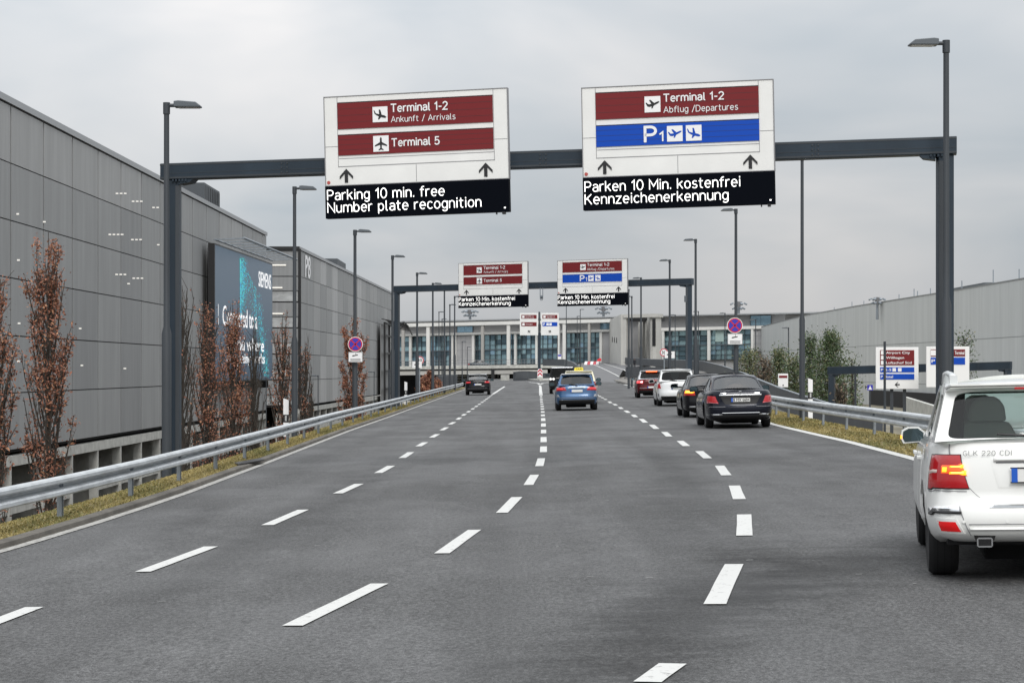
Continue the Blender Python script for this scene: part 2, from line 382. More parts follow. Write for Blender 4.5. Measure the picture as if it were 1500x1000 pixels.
# ------------------------------------------------------------------ terrain and road
XL = [(2, -7.4), (10, -6.2), (15, -5.72), (21, -5.25), (25.3, -5.05), (30, -4.92), (40, -4.9), (62, -4.95), (80, -4.83), (104, -4.75), (143, -4.6), (183, -4.4), (240, -4.2), (430, -4.0)]
XR = [(2, 2.2), (8, 3.9), (15, 5.35), (22, 6.3), (29, 6.88), (36, 7.18), (45, 7.42), (52, 7.47), (59, 7.55), (85, 8.5), (115, 9.3), (150, 10.1), (182, 10.8), (200, 11.2), (430, 11.6)]
xl = lambda d: interp(XL, d)
xr = lambda d: interp(XR, d)
DS = [1, 4, 7, 10, 13, 16, 19, 22, 25, 28, 31, 34, 37, 40, 45, 50, 56, 62, 70, 80, 92, 104, 120, 143, 165, 185, 205, 225, 250, 280]
def sheet(name, rows, m, kind='structure', smooth=True):
    mb = MB(); n = len(rows[0]); vs = [p for r in rows for p in r]
    fs = [(i * n + j, i * n + j + 1, (i + 1) * n + j + 1, (i + 1) * n + j) for i in range(len(rows) - 1) for j in range(n - 1)]
    mb.add(vs, fs); o = mb.build(name, m, smooth=smooth); o['kind'] = kind
    return o
sheet('ground', [[(-2500, y, -6.3), (2500, y, -6.3)] for y in (-200, 3500)], M_ground)
sheet('road', [[(x, d, CF * x) for x in [xl(d) - .42 + (xr(d) - xl(d) + .9) * k / 10 for k in range(11)]] for d in DS + [300, 330, 380, 430]], M_asph)
# left verge: kerb back, grass shoulder, embankment down to the garage level
def lv(d):   # (x, z) samples left of the kerb
    a = xl(d) - .27; z0 = CF * a + .055
    return [(a, z0), (a - .2, z0 + .03), (a - .5, z0 + .03), (a - .78, z0 - .05)]
def lslope(d):
    a = xl(d) - 1.05; z0 = CF * a + .00
    return [(a, z0), (a - .6, z0 - .75), (a - 2.2, z0 - 2.7), (a - 5.0, z0 - 4.9), (a - 8.0, z0 - 5.7), (-30, -6.22), (-60, -6.25)]
LDS = [d for d in DS if d <= 205]
sheet('left_verge', [[(x, d, z) for x, z in lv(d)] for d in LDS], M_soil)
sheet('left_embankment', [[(x, d, z) for x, z in lslope(d)] for d in LDS + [230, 280, 330]], M_slope)
def rv(d):
    a = xr(d) + .20; z0 = CF * a + .03
    return [(a - .07, z0 - .045), (a - .05, z0), (a + .4, z0 + .08), (a + .85, z0 + .10), (a + 1.3, z0 + .02)]
sz = lambda d: interp([(40, -1.6), (60, -1.1), (74, -.95), (90, -.7), (112, -.35), (150, .2), (200, .4)], d)      # level of the side road
def rslope(d):
    a = xr(d) + 1.48; z0 = CF * a + .04
    zs = sz(d) - .03; w_ = 3.2 if d > 60 else 1.5
    return [(a, z0), (a + .7, min(z0 - .1, zs)), (a + .7 + w_, zs), (a + 2.2 + w_, zs - 1.4), (a + 6 + w_, -3.2), (60, -3.6), (120, -3.8)]
RDS = [d for d in DS if 7 <= d <= 185]
sheet('right_verge', [[(x, d, z) for x, z in rv(d)] for d in RDS], M_soil)
sheet('right_embankment', [[(x, d, z) for x, z in rslope(d)] for d in RDS + [205, 225, 250, 300, 380]], mat('right_soil', (.20, .18, .13), .95, noise=(.6, .35), bump=(4, .6)))
# kerb along the left edge
mb = MB()
rows = []
for d in LDS:
    a = xl(d) - .12; z = CF * a
    rows.append([(a, d, z - .05), (a - .01, d, z + .05), (a - .03, d, z + .062), (a - .13, d, z + .066), (a - .16, d, z - .05)])
n = 5
mb.add([p for r in rows for p in r], [(i * n + j, i * n + j + 1, (i + 1) * n + j + 1, (i + 1) * n + j) for i in range(len(rows) - 1) for j in range(n - 1)])
mb.build('kerb', mat('kerb_stone', (.125, .115, .10), .9, noise=(1.3, .4), bump=(12, .4)))['kind'] = 'structure'
# dark gutter between line and kerb
sheet('gutter', [[(xl(d) - .13, d, CF * xl(d) + .002), (xl(d) - .05, d, CF * xl(d) + .004)] for d in LDS], mat('gutter_grime', (.075, .068, .055), .9, noise=(5, .45)))
# edge lines
def ribbon(name, fx, ds, w, m, dz=.008):
    return sheet(name, [[(fx(d) - w / 2, d, CF * (fx(d) - w / 2) + dz), (fx(d) + w / 2, d, CF * (fx(d) + w / 2) + dz)] for d in ds], m)
ribbon('left_edge_line', xl, [d for d in DS if d < 215], .13, M_paintw)
ribbon('right_edge_line', xr, [d for d in DS if 7 <= d <= 205], .22, M_paint)

def dash_obj(name, segs, w=.15):
    mb = MB()
    for a, b in segs:
        p, q = gp(*a), gp(*b); t = (q - p); t.z = 0; t.normalize(); s = Vector((t.y, -t.x, 0)) * w / 2
        k = 4; L = []
        for i in range(k + 1):
            c = p.lerp(q, i / k)
            jl, jr = random.uniform(.96, 1.03), random.uniform(.96, 1.03)
            for pt in (c - s * jl, c + s * jr): L.append((pt.x, pt.y, CF * pt.x + .009))
        mb.add(L, [(2 * i, 2 * i + 1, 2 * i + 3, 2 * i + 2) for i in range(k)])
    o = mb.build(name, M_paint); o['kind'] = 'structure'
def carry(pts, y0, y1, period0):
    """further dashes along a lane line given as (y, x) rows, equal spacing along the road"""
    segs = []; d0 = gd(interp(pts, y0), y0)
    dd = d0
    P = lambda d: min([(abs(gd(interp(pts, y), y) - d), y) for y in [y1 + k * .1 for k in range(int((y0 - y1) / .1) + 1)]])[1]
    dend = gd(interp(pts, y1), y1)
    while dd + period0 < dend:
        ya, yb = P(dd), P(dd + period0 * .5); segs.append(((interp(pts, ya), ya), (interp(pts, yb), yb))); dd += period0
    return segs
LL = [((-110, 951), (50, 890)), ((209, 838), (309, 801)), ((392, 769.5), (444, 747)), ((495, 723), (526, 709)), ((554, 693), (573, 682.5)), ((589, 671), (602, 662.5)), ((613, 653.8), (623, 648)), ((632, 641), (641, 636)), ((647, 630.3), (654.5, 626)), ((659, 621.6), (665.5, 618.3))]
LLp = sorted([(615, 669.5), (606.9, 680.5), (601.6, 688.5), (597.4, 694.7), (593.4, 700.3), (589.9, 705.3), (586.7, 709.8), (583.8, 713.6), (581.4, 717), (579, 720), (576, 724.5)])
dash_obj('left_lane_line', LL + carry(LLp, 614.6, 577, 6.1))
ML = [((428, 917.3), (556, 855.5)), ((647, 811), (695, 776.6)), ((735, 751.5), (757, 728.5)), ((774, 710.7), (783, 695.7)), ((790, 683), (793, 671.5)), ((796, 662.4), (796.3, 654)), ((796.3, 647.8), (796.3, 640.3)), ((796.2, 634.8), (796.2, 629.5)), ((796, 625), (796, 620.2)), ((795.8, 616.8), (795.6, 612.5))]
MLp = sorted([(611, 795.4), (602.6, 794.9), (597.6, 794.4), (593.4, 794), (589.9, 793.4), (586.4, 793), (580.8, 792.5), (574, 792)])
dash_obj('middle_lane_line', ML + carry(MLp, 609.8, 577, 6.1))
RL = [((948, 1000), (985.6, 973)), ((1047, 885.6), (1075, 827)), ((1090.5, 785), (1090, 754)), ((1083, 731.5), (1075.5, 711.6)), ((1064, 696.5), (1054, 682.3)), ((1036.8, 671.5), (1024, 661)), ((1005.6, 653.5), (996, 645.9)), ((980.4, 639.4), (973, 632.9)), ((962, 628.3), (954.5, 622.3)), ((945.6, 619), (939, 613.7)), ((931.7, 611), (927, 607.5)), ((921, 604.6), (916, 601.4)), ((911, 599), (907.7, 596.4)), ((902.7, 593.8), (899.3, 591.6)), ((895, 590.4), (892, 588))]
RLp = sorted([(586, 889), (580, 877.6), (570, 860)])
dash_obj('right_lane_line', RL + carry(RLp, 585.5, 573, 6.1), .165)
def strip(name, pix, w, m=M_paint, dz=.009):
    pts = [gp(*p) for p in pix]; rows = []
    for i, p in enumerate(pts):
        t = pts[min(i + 1, len(pts) - 1)] - pts[max(i - 1, 0)]; t.z = 0; t.normalize(); s = Vector((t.y, -t.x, 0)) * w / 2
        rows.append([(p.x - s.x, p.y - s.y, CF * (p.x - s.x) + dz), (p.x + s.x, p.y + s.y, CF * (p.x + s.x) + dz)])
    sheet(name, rows, m)
strip('left_lane_solid_line', [(721.5, 577.6), (727, 574), (733, 570), (737.5, 567.2), (739, 566)], .2)
strip('middle_lane_solid_line', [(792.4, 579), (791.8, 572), (791.5, 566), (790.5, 564.2)], .24)

# ------------------------------------------------------------------ grass on the verges
def grass(name, fv, d0, d1, count, hmin, hmax):
    mb = MB()
    for _ in range(count):
        u = random.random(); d = d0 + (d1 - d0) * u ** 1.7
        pr = fv(d); k = random.uniform(0, len(pr) - 1.02); i = int(k); f_ = k - i
        x = pr[i][0] + (pr[i + 1][0] - pr[i][0]) * f_; z = pr[i][1] + (pr[i + 1][1] - pr[i][1]) * f_
        hgt = random.uniform(hmin, hmax) * (1 + d / 120); wd = .012 * (1 + d / 40); an = random.uniform(0, 6.28)
        dx, dy = math.cos(an) * wd, math.sin(an) * wd
        lx, ly = random.gauss(0, hgt * .55), random.gauss(0, hgt * .55)
        patch = math.sin(x * 3.1 + d * .9) + math.sin(d * .37 + x) + random.gauss(0, .9)
        mi = 0 if patch > .3 else (1 if patch > -1.2 else 2)
        mb.add([(x - dx, d - dy, z - .01), (x + dx, d + dy, z - .01), (x + lx, d + ly, z + hgt)], [(0, 1, 2)], mi)
    o = mb.build(name, M_grass); o['kind'] = 'stuff'
    return o
tag(grass('grass', lv, 17, 190, 52000, .008, .028), 'yellowish short grass on the left verge below the guardrail', 'grass')
tag(grass('grass', rv, 24, 120, 36000, .012, .042), 'yellowish green grass on the right verge beside the white edge line', 'grass')

for pix, lab in (([(343, 678.5), (382, 671.5), (387, 674), (349, 681)], 'dark narrow drain grate in the left verge behind the second lane dash'),):
    pts = [gp(x, y, .075) for x, y in pix]; c_ = sum(pts, Vector()) / 4
    o_ = MB().prism([p - c_ for p in pts], (0, 0, .02)).build('drain_stone', M_trim if 'dark' in lab else M_concd); o_.location = c_; tag(o_, lab, 'drain')
mb = MB(); rg = random.Random(3)
for _ in range(90):
    d = 16 + 70 * rg.random() ** 1.6; x = xl(d) + (xr(d) - xl(d)) * (rg.random() ** .6 if rg.random() < .7 else rg.random()); w = rg.uniform(.002, .006); l = rg.uniform(.008, .03) * (1 + d / 60); an = rg.uniform(-.4, .4)
    e1 = Vector((math.cos(an), math.sin(an), CF)) * l; e2 = Vector((-math.sin(an), math.cos(an), 0)) * w * (2 + d / 20); c_ = Vector((x, d, CF * x + .006))
    mb.add([c_ - e1 - e2, c_ + e1 - e2 * .5, c_ + e1 * .8 + e2, c_ - e1 * .6 + e2], [(0, 1, 2, 3)])
tag(mb.build('road_grit', mat('grit_pale', (.33, .33, .32), .8)), 'pale stone chips and scuffs scattered on the asphalt', 'grit', kind='stuff')

# ------------------------------------------------------------------ guardrails
def wprofile():
    return [(.02, -.155), (.075, -.140), (.095, -.115), (.095, -.070), (.075, -.045), (-.03, -.020), (-.03, .020), (.075, .045), (.095, .070), (.095, .115), (.075, .140), (.02, .155)]
def guardrail(name, label, path, posts, side, zc=.42, k=1.0):
    """path: list of (x, y, zground); side +1: face towards +x"""
    g = empty(name, label, 'guardrail', path[0])
    o = Vector(path[0]); mb = MB(); pr = wprofile(); rows = []
    for i, p in enumerate(path):
        for (a, b) in pr: rows.append(Vector((p[0] + side * a, p[1], p[2] + zc + b * k)) - o)
    n = len(pr)
    mb.add(rows, [(i * n + j, i * n + j + 1, (i + 1) * n + j + 1, (i + 1) * n + j) for i in range(len(path) - 1) for j in range(n - 1)])
    for i in range(2, len(path) - 1, 2):   # splice bolts
        for zz in (-.09 * k, .09 * k):
            for yy in (-.1, .1):
                c = Vector(path[i]) - o
                mb.box((c.x + side * .078, c.y + yy, c.z + zc + zz), (.012, .03, .03))
    mb.build('rail', M_galv, g)
    for p in posts:
        q = Vector(p) - o; m2 = MB()
        hh = zc + .12; zq = q.z + hh / 2 - .15; ph = hh + .3 - .06
        m2.box((q.x - side * .055, q.y, zq), (.012, .098, ph)); m2.box((q.x - side * .03, q.y - .054, zq), (.055, .01, ph)); m2.box((q.x - side * .03, q.y + .054, zq), (.055, .01, ph))
        m2.build('post', M_post, g)
    return g
gxl = lambda d: xl(d) - .42
gzl = lambda d: CF * gxl(d) + .085
ds = [14, 17, 21, 25, 29, 33, 37, 41, 45, 50, 56, 62, 70, 80, 92, 104, 120, 140, 160, 180, 198]
guardrail('guardrail', 'galvanised guardrail along the left road edge beside the trees', [(gxl(d), d, gzl(d)) for d in ds], [(gxl(d), d, gzl(d)) for d in [17 + 4 * k for k in range(45)]], 1, .385, .8)
gxr = lambda d: xr(d) + .68
gzr = lambda d: CF * gxr(d) + .12
ds2 = [14, 18, 22, 26, 30, 34, 38, 42, 46, 50, 56, 62, 72, 85, 100, 115]
guardrail('guardrail', 'galvanised guardrail on the right verge behind the white car', [(gxr(d), d, gzr(d)) for d in ds2], [(gxr(d), d, gzr(d)) for d in [18 + 4 * k for k in range(25)]], -1, .45)

# ------------------------------------------------------------------ lamp posts
def lamp_post(label, top, d, zg, arm, base=None, group='street lamps along the road', r=.075):
    """top: pixel of the pole head, arm: +1 the head reaches to the right"""
    t = fp(top[0], top[1], d); root = empty('street_lamp', label, 'street lamp', (t.x, d, zg), group=group)
    h = t.z - zg
    m = MB(); m.tube([(0, 0, -.3), (0, 0, h * .38), (0, 0, h * .40), (0, 0, h - .15)], [r, r, r * .62, r * .55], 12); m.tube([(0, 0, h - .17), (0, 0, h + .03)], r * .72, 12)
    m.build('pole', M_pole, root, smooth=True)
    m = MB(); m.tube([(0, 0, h - .02), (arm * .2, 0, h - .02)], .032, 8); m.build('arm', M_pole, root, smooth=True)
    m = MB(); a = arm
    prof = [(.14, -.055), (.14, .045), (.22, .055), (.52, .03), (.60, -.03), (.60, -.055)]
    m.prism([(a * x, -.13, h + z) for x, z in prof], (0, .26, 0))
    m.build('lamp_head', M_lamp, root, bevel=.012)
    m = MB(); m.box((a * .39, 0, h - .058), (.36, .2, .012)); m.build('lens', M_lens, root)
    return root
left_lamps = [((244, 153), 35.5, 'tall street lamp standing against the left column of the near sign gantry'),
    ((431.5, 275), 56, 'street lamp rising above the left guardrail beside the big blue advert screen'),
    ((520, 338), 75, 'street lamp carrying the round no stopping sign on the left side'),
    ((575, 375), 97, 'street lamp just left of the left column of the far sign gantry'),
    ((611, 400), 118, 'first street lamp to the right of the left column of the far gantry'),
    ((634, 415), 135, 'second street lamp to the right of the left column of the far gantry'),
    ((651, 423), 152, 'third street lamp right of the far gantry column, left of the sign board'),
    ((666, 434), 172, 'fourth street lamp, its top next to the left sign board of the far gantry'),
    ((659, 446), 196, 'fifth street lamp, shorter looking, just left of the far left sign board')]
for top, d, lab in left_lamps:
    x = fp(top[0], 0, d).x
    zg = CF * x + (.08 if d < 60 else -.05)
    lamp_post(lab, top, d, zg, 1, r=.085 if d < 60 else .10)
right_lamps = [((1386, 62), 33, 'tall street lamp standing against the right column of the near sign gantry'),
    ((1175, 227), 61, 'street lamp on the right verge passing behind the right end of the near gantry beam'),
    ((1078, 307), 82, 'street lamp carrying the round no stopping sign on the right side'),
    ((1019, 351), 101, 'street lamp just right of the right column of the far sign gantry'),
    ((981, 381), 119, 'street lamp crossing the far gantry beam near its right end'),
    ((939, 407), 144, 'street lamp hidden at the top behind the right part of the far gantry beam'),
    ((925.5, 434), 180, 'street lamp next to the concrete portal, just right of the far right sign board'),
    ((921, 424), 166, 'street lamp at the right edge of the far right sign board')]
for top, d, lab in right_lamps:
    x = fp(top[0], 0, d).x
    lamp_post(lab, top, d, CF * x + .05, -1, r=.085 if d < 70 else .10)
for (px, py, d, zg, arm, lab) in [
    (850, 453, 300, .3, 1, 'far street lamp left of the concrete portal, taller of the pair above the ramp'),
    (845.5, 463, 330, .3, 1, 'far street lamp just below and left of a taller one above the ramp'),
    (829.6, 440, 260, .3, 1, 'far street lamp under the right sign board of the far gantry'),
    (643, 456.6, 240, .0, 1, 'far street lamp before the terminal, lower than those on the left verge'),
    (647.6, 467, 262, .0, 1, 'far street lamp before the terminal, right of another short one'),
    (677, 500, 300, -.5, 1, 'small far street lamp in front of the blank grey terminal panel'),
    (684.5, 508, 320, -.5, 1, 'smallest far street lamp left of the dark car on the bridge'),
    (989, 461, 240, 1.2, -1, 'far street lamp in front of the terminal right of the portal'),
    (1023, 456, 230, 1.2, -1, 'far street lamp in front of the terminal next to the far gantry column'),
    (1062, 458.5, 220, .6, -1, 'far street lamp in front of the terminal left of the right no stopping sign'),
    (1107, 468, 200, -.5, -1, 'far street lamp before the blue rooftop window of the terminal'),
    (1155, 480, 180, -1.5, -1, 'far street lamp in front of the pale curved hall beside the pines')]:
    lamp_post(lab, (px, py), d, zg, arm, group='far street lamps in front of the terminal', r=.085)
for (px, py, d, lab) in [(466, 550, 170, 'low car park lamp in front of the second garage block, left of the russet tree'), (548, 544.5, 190, 'low car park lamp in front of the second garage block, right of the russet tree'),
                         (390, 553, 160, 'low car park lamp under the lower right corner of the advert screen')]:
    lamp_post(lab, (px, py), d, -6.2, -1, group='low lamps beside the garage', r=.06)
m = fp(570, 541, 200)
tag(MB().tube([(m.x, 200, -6.3), (m.x, 200, m.z)], .1, 8).build('pole', M_pole), 'bare dark pole beside the metal stair tower of the garage', 'pole')

# ------------------------------------------------------------------ signs on the gantries
def plane_icon(kind):
    """little aircraft silhouettes in a unit square (x right, z up), as lists of polygons"""
    if kind == 'top':
        return [[(.5, .92), (.56, .82), (.56, .60), (.9, .40), (.9, .32), (.56, .42), (.55, .22), (.66, .13), (.66, .07), (.5, .12), (.34, .07), (.34, .13), (.45, .22), (.44, .42), (.1, .32), (.1, .40), (.44, .60), (.44, .82)]]
    dep = [[(.06, .60), (.12, .62), (.24, .50), (.50, .53), (.82, .66), (.92, .67), (.94, .62), (.86, .55), (.58, .41), (.34, .34), (.20, .36), (.14, .44)],
           [(.44, .51), (.62, .57), (.38, .78), (.28, .77)], [(.46, .39), (.60, .44), (.50, .24), (.42, .24)]]
    if kind == 'dep': return dep
    arr = [[(.07, .78), (.13, .77), (.22, .58), (.46, .50), (.80, .42), (.92, .33), (.90, .27), (.80, .25), (.54, .32), (.30, .42), (.14, .54)],
           [(.44, .49), (.62, .45), (.52, .80), (.42, .82)], [(.42, .38), (.58, .33), (.44, .17), (.36, .18)]]
    return arr
def put_icon(mb, kind, x, z, s, y, mi):
    for pl in plane_icon(kind):
        mb.add([(x + p[0] * s, y, z + p[1] * s) for p in pl], [tuple(range(len(pl)))], mi)
def arrow_geo(mb, cx, z0, s, y, mi=0, rot=0, d=.012):
    P = [(0, 1), (.5, .46), (.5, .26), (.12, .66), (.12, 0), (-.12, 0), (-.12, .66), (-.5, .26), (-.5, .46)]
    c, sn = math.cos(rot), math.sin(rot)
    pts = [(cx + s * (p[0] * c - (p[1] - .5) * sn), y, z0 + s * (.5 + p[0] * sn + (p[1] - .5) * c)) for p in P]
    k = len(pts); vs = pts + [(p[0], p[1] - d, p[2]) for p in pts]
    # concave outline split into convex faces, plus sides
    fs = [(0, 1, 2, 3), (0, 3, 6), (0, 6, 7, 8), (3, 4, 5, 6)]
    mb.add(vs, [tuple(i + k for i in f) for f in fs] + [(i, (i + 1) % k, (i + 1) % k + k, i + k) for i in range(k)], mi)

def overhead_sign(label, bl, br, hb, kind, led, group, display=True, arrow_rot=0.0, thick=.09):
    """bl, br: lower corners of the white board; hb: its height"""
    bl = Vector(bl); br = Vector(br); W = (br - bl).length
    ctr = (bl + br) / 2
    M = frame(bl, br - bl)
    root = empty('overhead_sign', label, 'road sign', basis=M, group=group)
    X = lambda u: u * W
    Z = lambda v: hb * (1 - v)
    m = MB(); m.box((W / 2, thick / 2, hb / 2), (W, thick, hb)); m.build('board', M_white, root, bevel=.008)
    # seams and the raised frame lines of the board
    m = MB(); e = .007
    for u in (.072, .925): m.box((X(u), -.001, hb * .6), (.008, .006, hb * .79))
    m.box((W / 2, -.001, Z(.79)), (W * .853, .006, .012)); m.box((W / 2, -.001, Z(.70)), (W * .85, .006, .009))
    m.box((W / 2, -.001, Z(.895)), (.008, .006, hb * .19)); m.box((W * .036, -.001, Z(.56)), (W * .07, .006, .007)); m.box((W * .963, -.001, Z(.56)), (W * .07, .006, .007))
    for a, b in ((W / 2, hb + .004), (W / 2, -.004)): m.box((a, thick / 2, b), (W + .02, thick + .02, .012))
    for a in (-.004, W + .004): m.box((a, thick / 2, hb / 2), (.012, thick + .02, hb))
    m.build('seam', M_seam, root)
    def panel(u0, u1, v0, v1, mm, lab):
        pm = MB(); pm.box(((X(u0) + X(u1)) / 2, -.006, (Z(v0) + Z(v1)) / 2), (X(u1) - X(u0), .02, Z(v0) - Z(v1)))
        p = pm.build('destination_panel', mm, root); p['label'] = lab
        q = MB(); q.box(((X(u0) + X(u1)) / 2, -.0155, Z(v0) - .008), (X(u1) - X(u0), .004, .016))
        k = 4
        for i in range(1, k): q.box(((X(u0) + X(u1)) / 2, -.0155, Z(v0 + (v1 - v0) * i / k)), (X(u1) - X(u0), .002, .005))
        q.build('seam', M_black, p)
        return p
    def icon(par, u, v0, v1, ic, mm):
        s = Z(v0) - Z(v1); q = MB(); q.box((X(u) + s / 2, -.019, Z(v1) + s / 2), (s, .01, s))
        qq = q.build('pictogram', [M_let, mm], par)
        q2 = MB(); put_icon(q2, ic, X(u), Z(v1), s, -.027, 0); q2.build('aircraft_symbol', mm, par)
    def letters(par, lines):
        for (s, u0, u1, vb, vc, bold) in lines:
            q = MB(); put_strokes(q, s, X(u0), X(u1), Z(vb), Z(vc) - Z(vb), -.0235, 0, 1.32 if bold > .03 else (1.18 if bold > .01 else .80)); q.build('lettering', M_let, par)
    if kind == 'arrivals':
        p = panel(.074, .922, .066, .368, M_red, 'maroon panel with arrivals pictogram'); icon(p, .269, .137, .31, 'arr', M_black)
        letters(p, [('Terminal 1-2', .3705, .678, .203, .118, .022), ('Ankunft / Arrivals', .3705, .72, .318, .254, .004)])
        p = panel(.074, .922, .43, .665, M_red, 'maroon panel with upright aircraft pictogram'); icon(p, .269, .463, .642, 'top', M_black)
        letters(p, [('Terminal 5', .3705, .63, .589, .506, .022)])
    else:
        p = panel(.073, .926, .057, .36, M_red, 'maroon panel with departures pictogram'); icon(p, .332, .127, .305, 'dep', M_black)
        letters(p, [('Terminal 1-2', .4325, .745, .193, .112, .022), ('Abflug /Departures', .4325, .818, .316, .25, .004)])
        p = panel(.073, .926, .424, .666, M_blue, 'blue parking panel'); icon(p, .447, .466, .64, 'dep', M_blue); icon(p, .546, .466, .64, 'arr', M_blue)
        letters(p, [('P', .332, .389, .632, .468, .035), ('1', .409, .428, .63, .53, .03)])
    for u, rr in ((.115, arrow_rot), (.877, arrow_rot)) if display else ((.5, arrow_rot),):
        q = MB(); arrow_geo(q, X(u), Z(.972), hb * (.155 if display else .1), -.001, rot=rr); q.build('arrow', M_black, root)
    if display:
        q = MB(); q.lathe([(-.008, .0), (-.008, .03), (0, .03)], (X(.016), 0, Z(.965)), 'y', 12); q.build('sticker', mat('sticker_red', (.45, .08, .07), .5), root)
    if display:
        hd = hb * .365
        q = MB(); q.box((W / 2, thick / 2 - .02, -hd / 2 - .012), (W * 1.003, thick + .06, hd)); dsp = q.build('message_display', M_led, root, bevel=.006)
        yy = -.052
        for i, (s, u0, u1) in enumerate(led):
            q = MB(); put_strokes(q, s, X(u0), X(u1), -.012 - hd * (.43 if i == 0 else .815), hd * .30, yy, 0, .70); q.build('lettering', M_ledon, dsp)
        q = MB(); q.box((X(.978), yy, -hd * .9), (.03, .004, .022)); q.build('status_light', M_ledon, dsp)
        q = MB(); q.box((X(.97), .0, -hd - .03), (.05, .1, .04)); q.box((X(.93), .0, -hd - .03), (.02, .05, .04)); q.build('sensor', M_trim, dsp)
        for u in (.25, .75):
            q = MB(); q.box((X(u), thick + .1, hb * .2), (.12, .2, .34)); q.build('bracket', M_steel, root)
    return root

def gantry(label, A, B, zA, zB, gA, gB, bh, cw):
    """A, B plan points of the two columns, z of the beam underside at each, ground levels"""
    root = empty('sign_gantry', label, 'sign gantry', (A[0], A[1], gA)); o = root.location
    a, b = Vector((A[0], A[1], zA)) - o, Vector((B[0], B[1], zB)) - o
    t = (b - a).normalized(); pv = Vector((0, 0, 1)).cross(t).normalized() * .16
    q = MB(); a2, b2 = a - t * .19, b + t * .19
    q.hexa([a2 - pv, b2 - pv, b2 - pv + Vector((0, 0, bh)), a2 - pv + Vector((0, 0, bh))], pv * 2)
    q.build('beam', M_steel, root, bevel=.012)
    q = MB(); e_ = -pv.normalized() * .004
    for zz, hh in ((.012, .03), (bh - .042, .03), (bh * .36, .006)): q.hexa([a2 - pv + e_ + Vector((0, 0, zz)), b2 - pv + e_ + Vector((0, 0, zz)), b2 - pv + e_ + Vector((0, 0, zz + hh)), a2 - pv + e_ + Vector((0, 0, zz + hh))], -e_ * 1.5)
    q.build('flange', M_pole, root)
    L_ = (b2 - a2).length; q = MB()
    for k in range(1, 6):
        p_ = a2.lerp(b2, k / 6) - pv + e_ * 2
        for zz in (.06, bh * .5, bh - .07):
            for xx in (-.05, .05): q.box(p_ + t * xx + Vector((0, 0, zz)), (.022, .014, .022))
        q.box(p_ + Vector((0, 0, bh / 2)), (.006, .006, bh - .07))
    q.build('splice_bolts', M_pole, root)
    q = MB()
    for p, s in ((a, 1), (b, -1)):
        for k in range(5): q.box(p + t * s * (.14 + .06 * k - .12) + Vector((0, 0, -.02)), (.03, .36, .04))
        q.hexa([p + t * s * (cw * .6) - pv * .9 + Vector((0, 0, -.002)), p + t * s * (cw * .6 + .26) - pv * .9 + Vector((0, 0, -.002)), p + t * s * (cw * .6 + .2) - pv * .9 + Vector((0, 0, -.06)), p + t * s * (cw * .6) - pv * .9 + Vector((0, 0, -.09))], pv * 1.8)
    q.build('bolted_joint', M_steel, root)
    for p, g in ((a, gA), (b, gB)):
        z0 = g - o.z - .4
        q = MB(); q.box((p.x, p.y, (p.z + z0) / 2), (cw, cw, p.z - z0)); col = q.build('column', M_steel, root, bevel=.014)
        q = MB(); sg_ = 1 if p is a else -1; q.box((p.x + sg_ * cw * .36, p.y - cw * .5 - .006, (p.z + z0) / 2 - .05), (cw * .26, .02, p.z - z0 - .12)); q.build('flange', M_pole, col)
        q = MB(); q.box((p.x, p.y, g - o.z + .03), (cw * 1.8, cw * 1.8, .05))
        for sx_ in (-1, 1):
            for sy in (-1, 1): q.lathe([(.02, .02), (.1, .02), (.1, 0)], (p.x + sx_ * cw * .75, p.y + sy * cw * .75, g - o.z), 'z', 6)
        q.build('base_plate', M_steel, col)
    return root
GA, GB = fp(254, 0, 36.2), fp(1384, 0, 33.6)
zga, zgb = fp(254, 264, 36.2).z, fp(1384, 227, 33.6).z
gantry('large dark grey sign gantry spanning the road nearest the camera', (GA.x, 36.2), (GB.x, 33.6), zga, zgb, -1.1, .1, .285, .25)
def on_line(x, A, B):
    k = (B.y - A.y) / (B.x - A.x); a = (x - 750) / F
    return (A.y - k * A.x) / (1 - k * a)
def gsign(label, px, kind, led, group, A, B, off):
    """px: lower-left, lower-right and upper-left pixels of the white board"""
    d0, d1 = on_line(px[0][0], A, B) - off, on_line(px[1][0], A, B) - off
    bl, br = fp(*px[0], d0), fp(*px[1], d1); hb = fp(*px[2], d0).z - bl.z
    return overhead_sign(label, bl, br, hb, kind, led, group)
G1 = 'direction signs on the near gantry'
gsign('large white arrivals sign on the near gantry, lit text Parking 10 min. free', ((477.5, 272.5), (745.5, 261), (477.5, 143)), 'arrivals', [('Parking 10 min. free', .012, .653), ('Number plate recognition', .012, .85)], G1, GA, GB, .42)
gsign('large white sign on the near gantry for departures with blue P1 panel', ((854.5, 260), (1134.5, 249.5), (854.5, 129.5)), 'departures', [('Parken 10 Min. kostenfrei', .010, .823), ('Kennzeichenerkennung', .010, .76)], G1, GA, GB, .42)
FA, FB = fp(581.5, 0, 98), fp(1009, 0, 91.5)
gantry('far sign gantry with two boards, seen beneath the near gantry', (FA.x, 98), (FB.x, 91.5), fp(581.5, 428, 98).z, fp(1009, 417.5, 91.5).z, -.2, .2, .30, .27)
G2 = 'direction signs on the far gantry'
L2 = [('Parken 10 Min. kostenfrei', .010, .823), ('Kennzeichenerkennung', .010, .76)]
gsign('small looking white sign on the far gantry for arrivals and Terminal 5', ((672, 433.5), (773, 431), (672, 386)), 'arrivals', L2, G2, FA, FB, .42)
gsign('small looking white sign on the far gantry for departures with blue P1 panel', ((817, 430.5), (919, 428), (817, 382)), 'departures', L2, G2, FA, FB, .42)
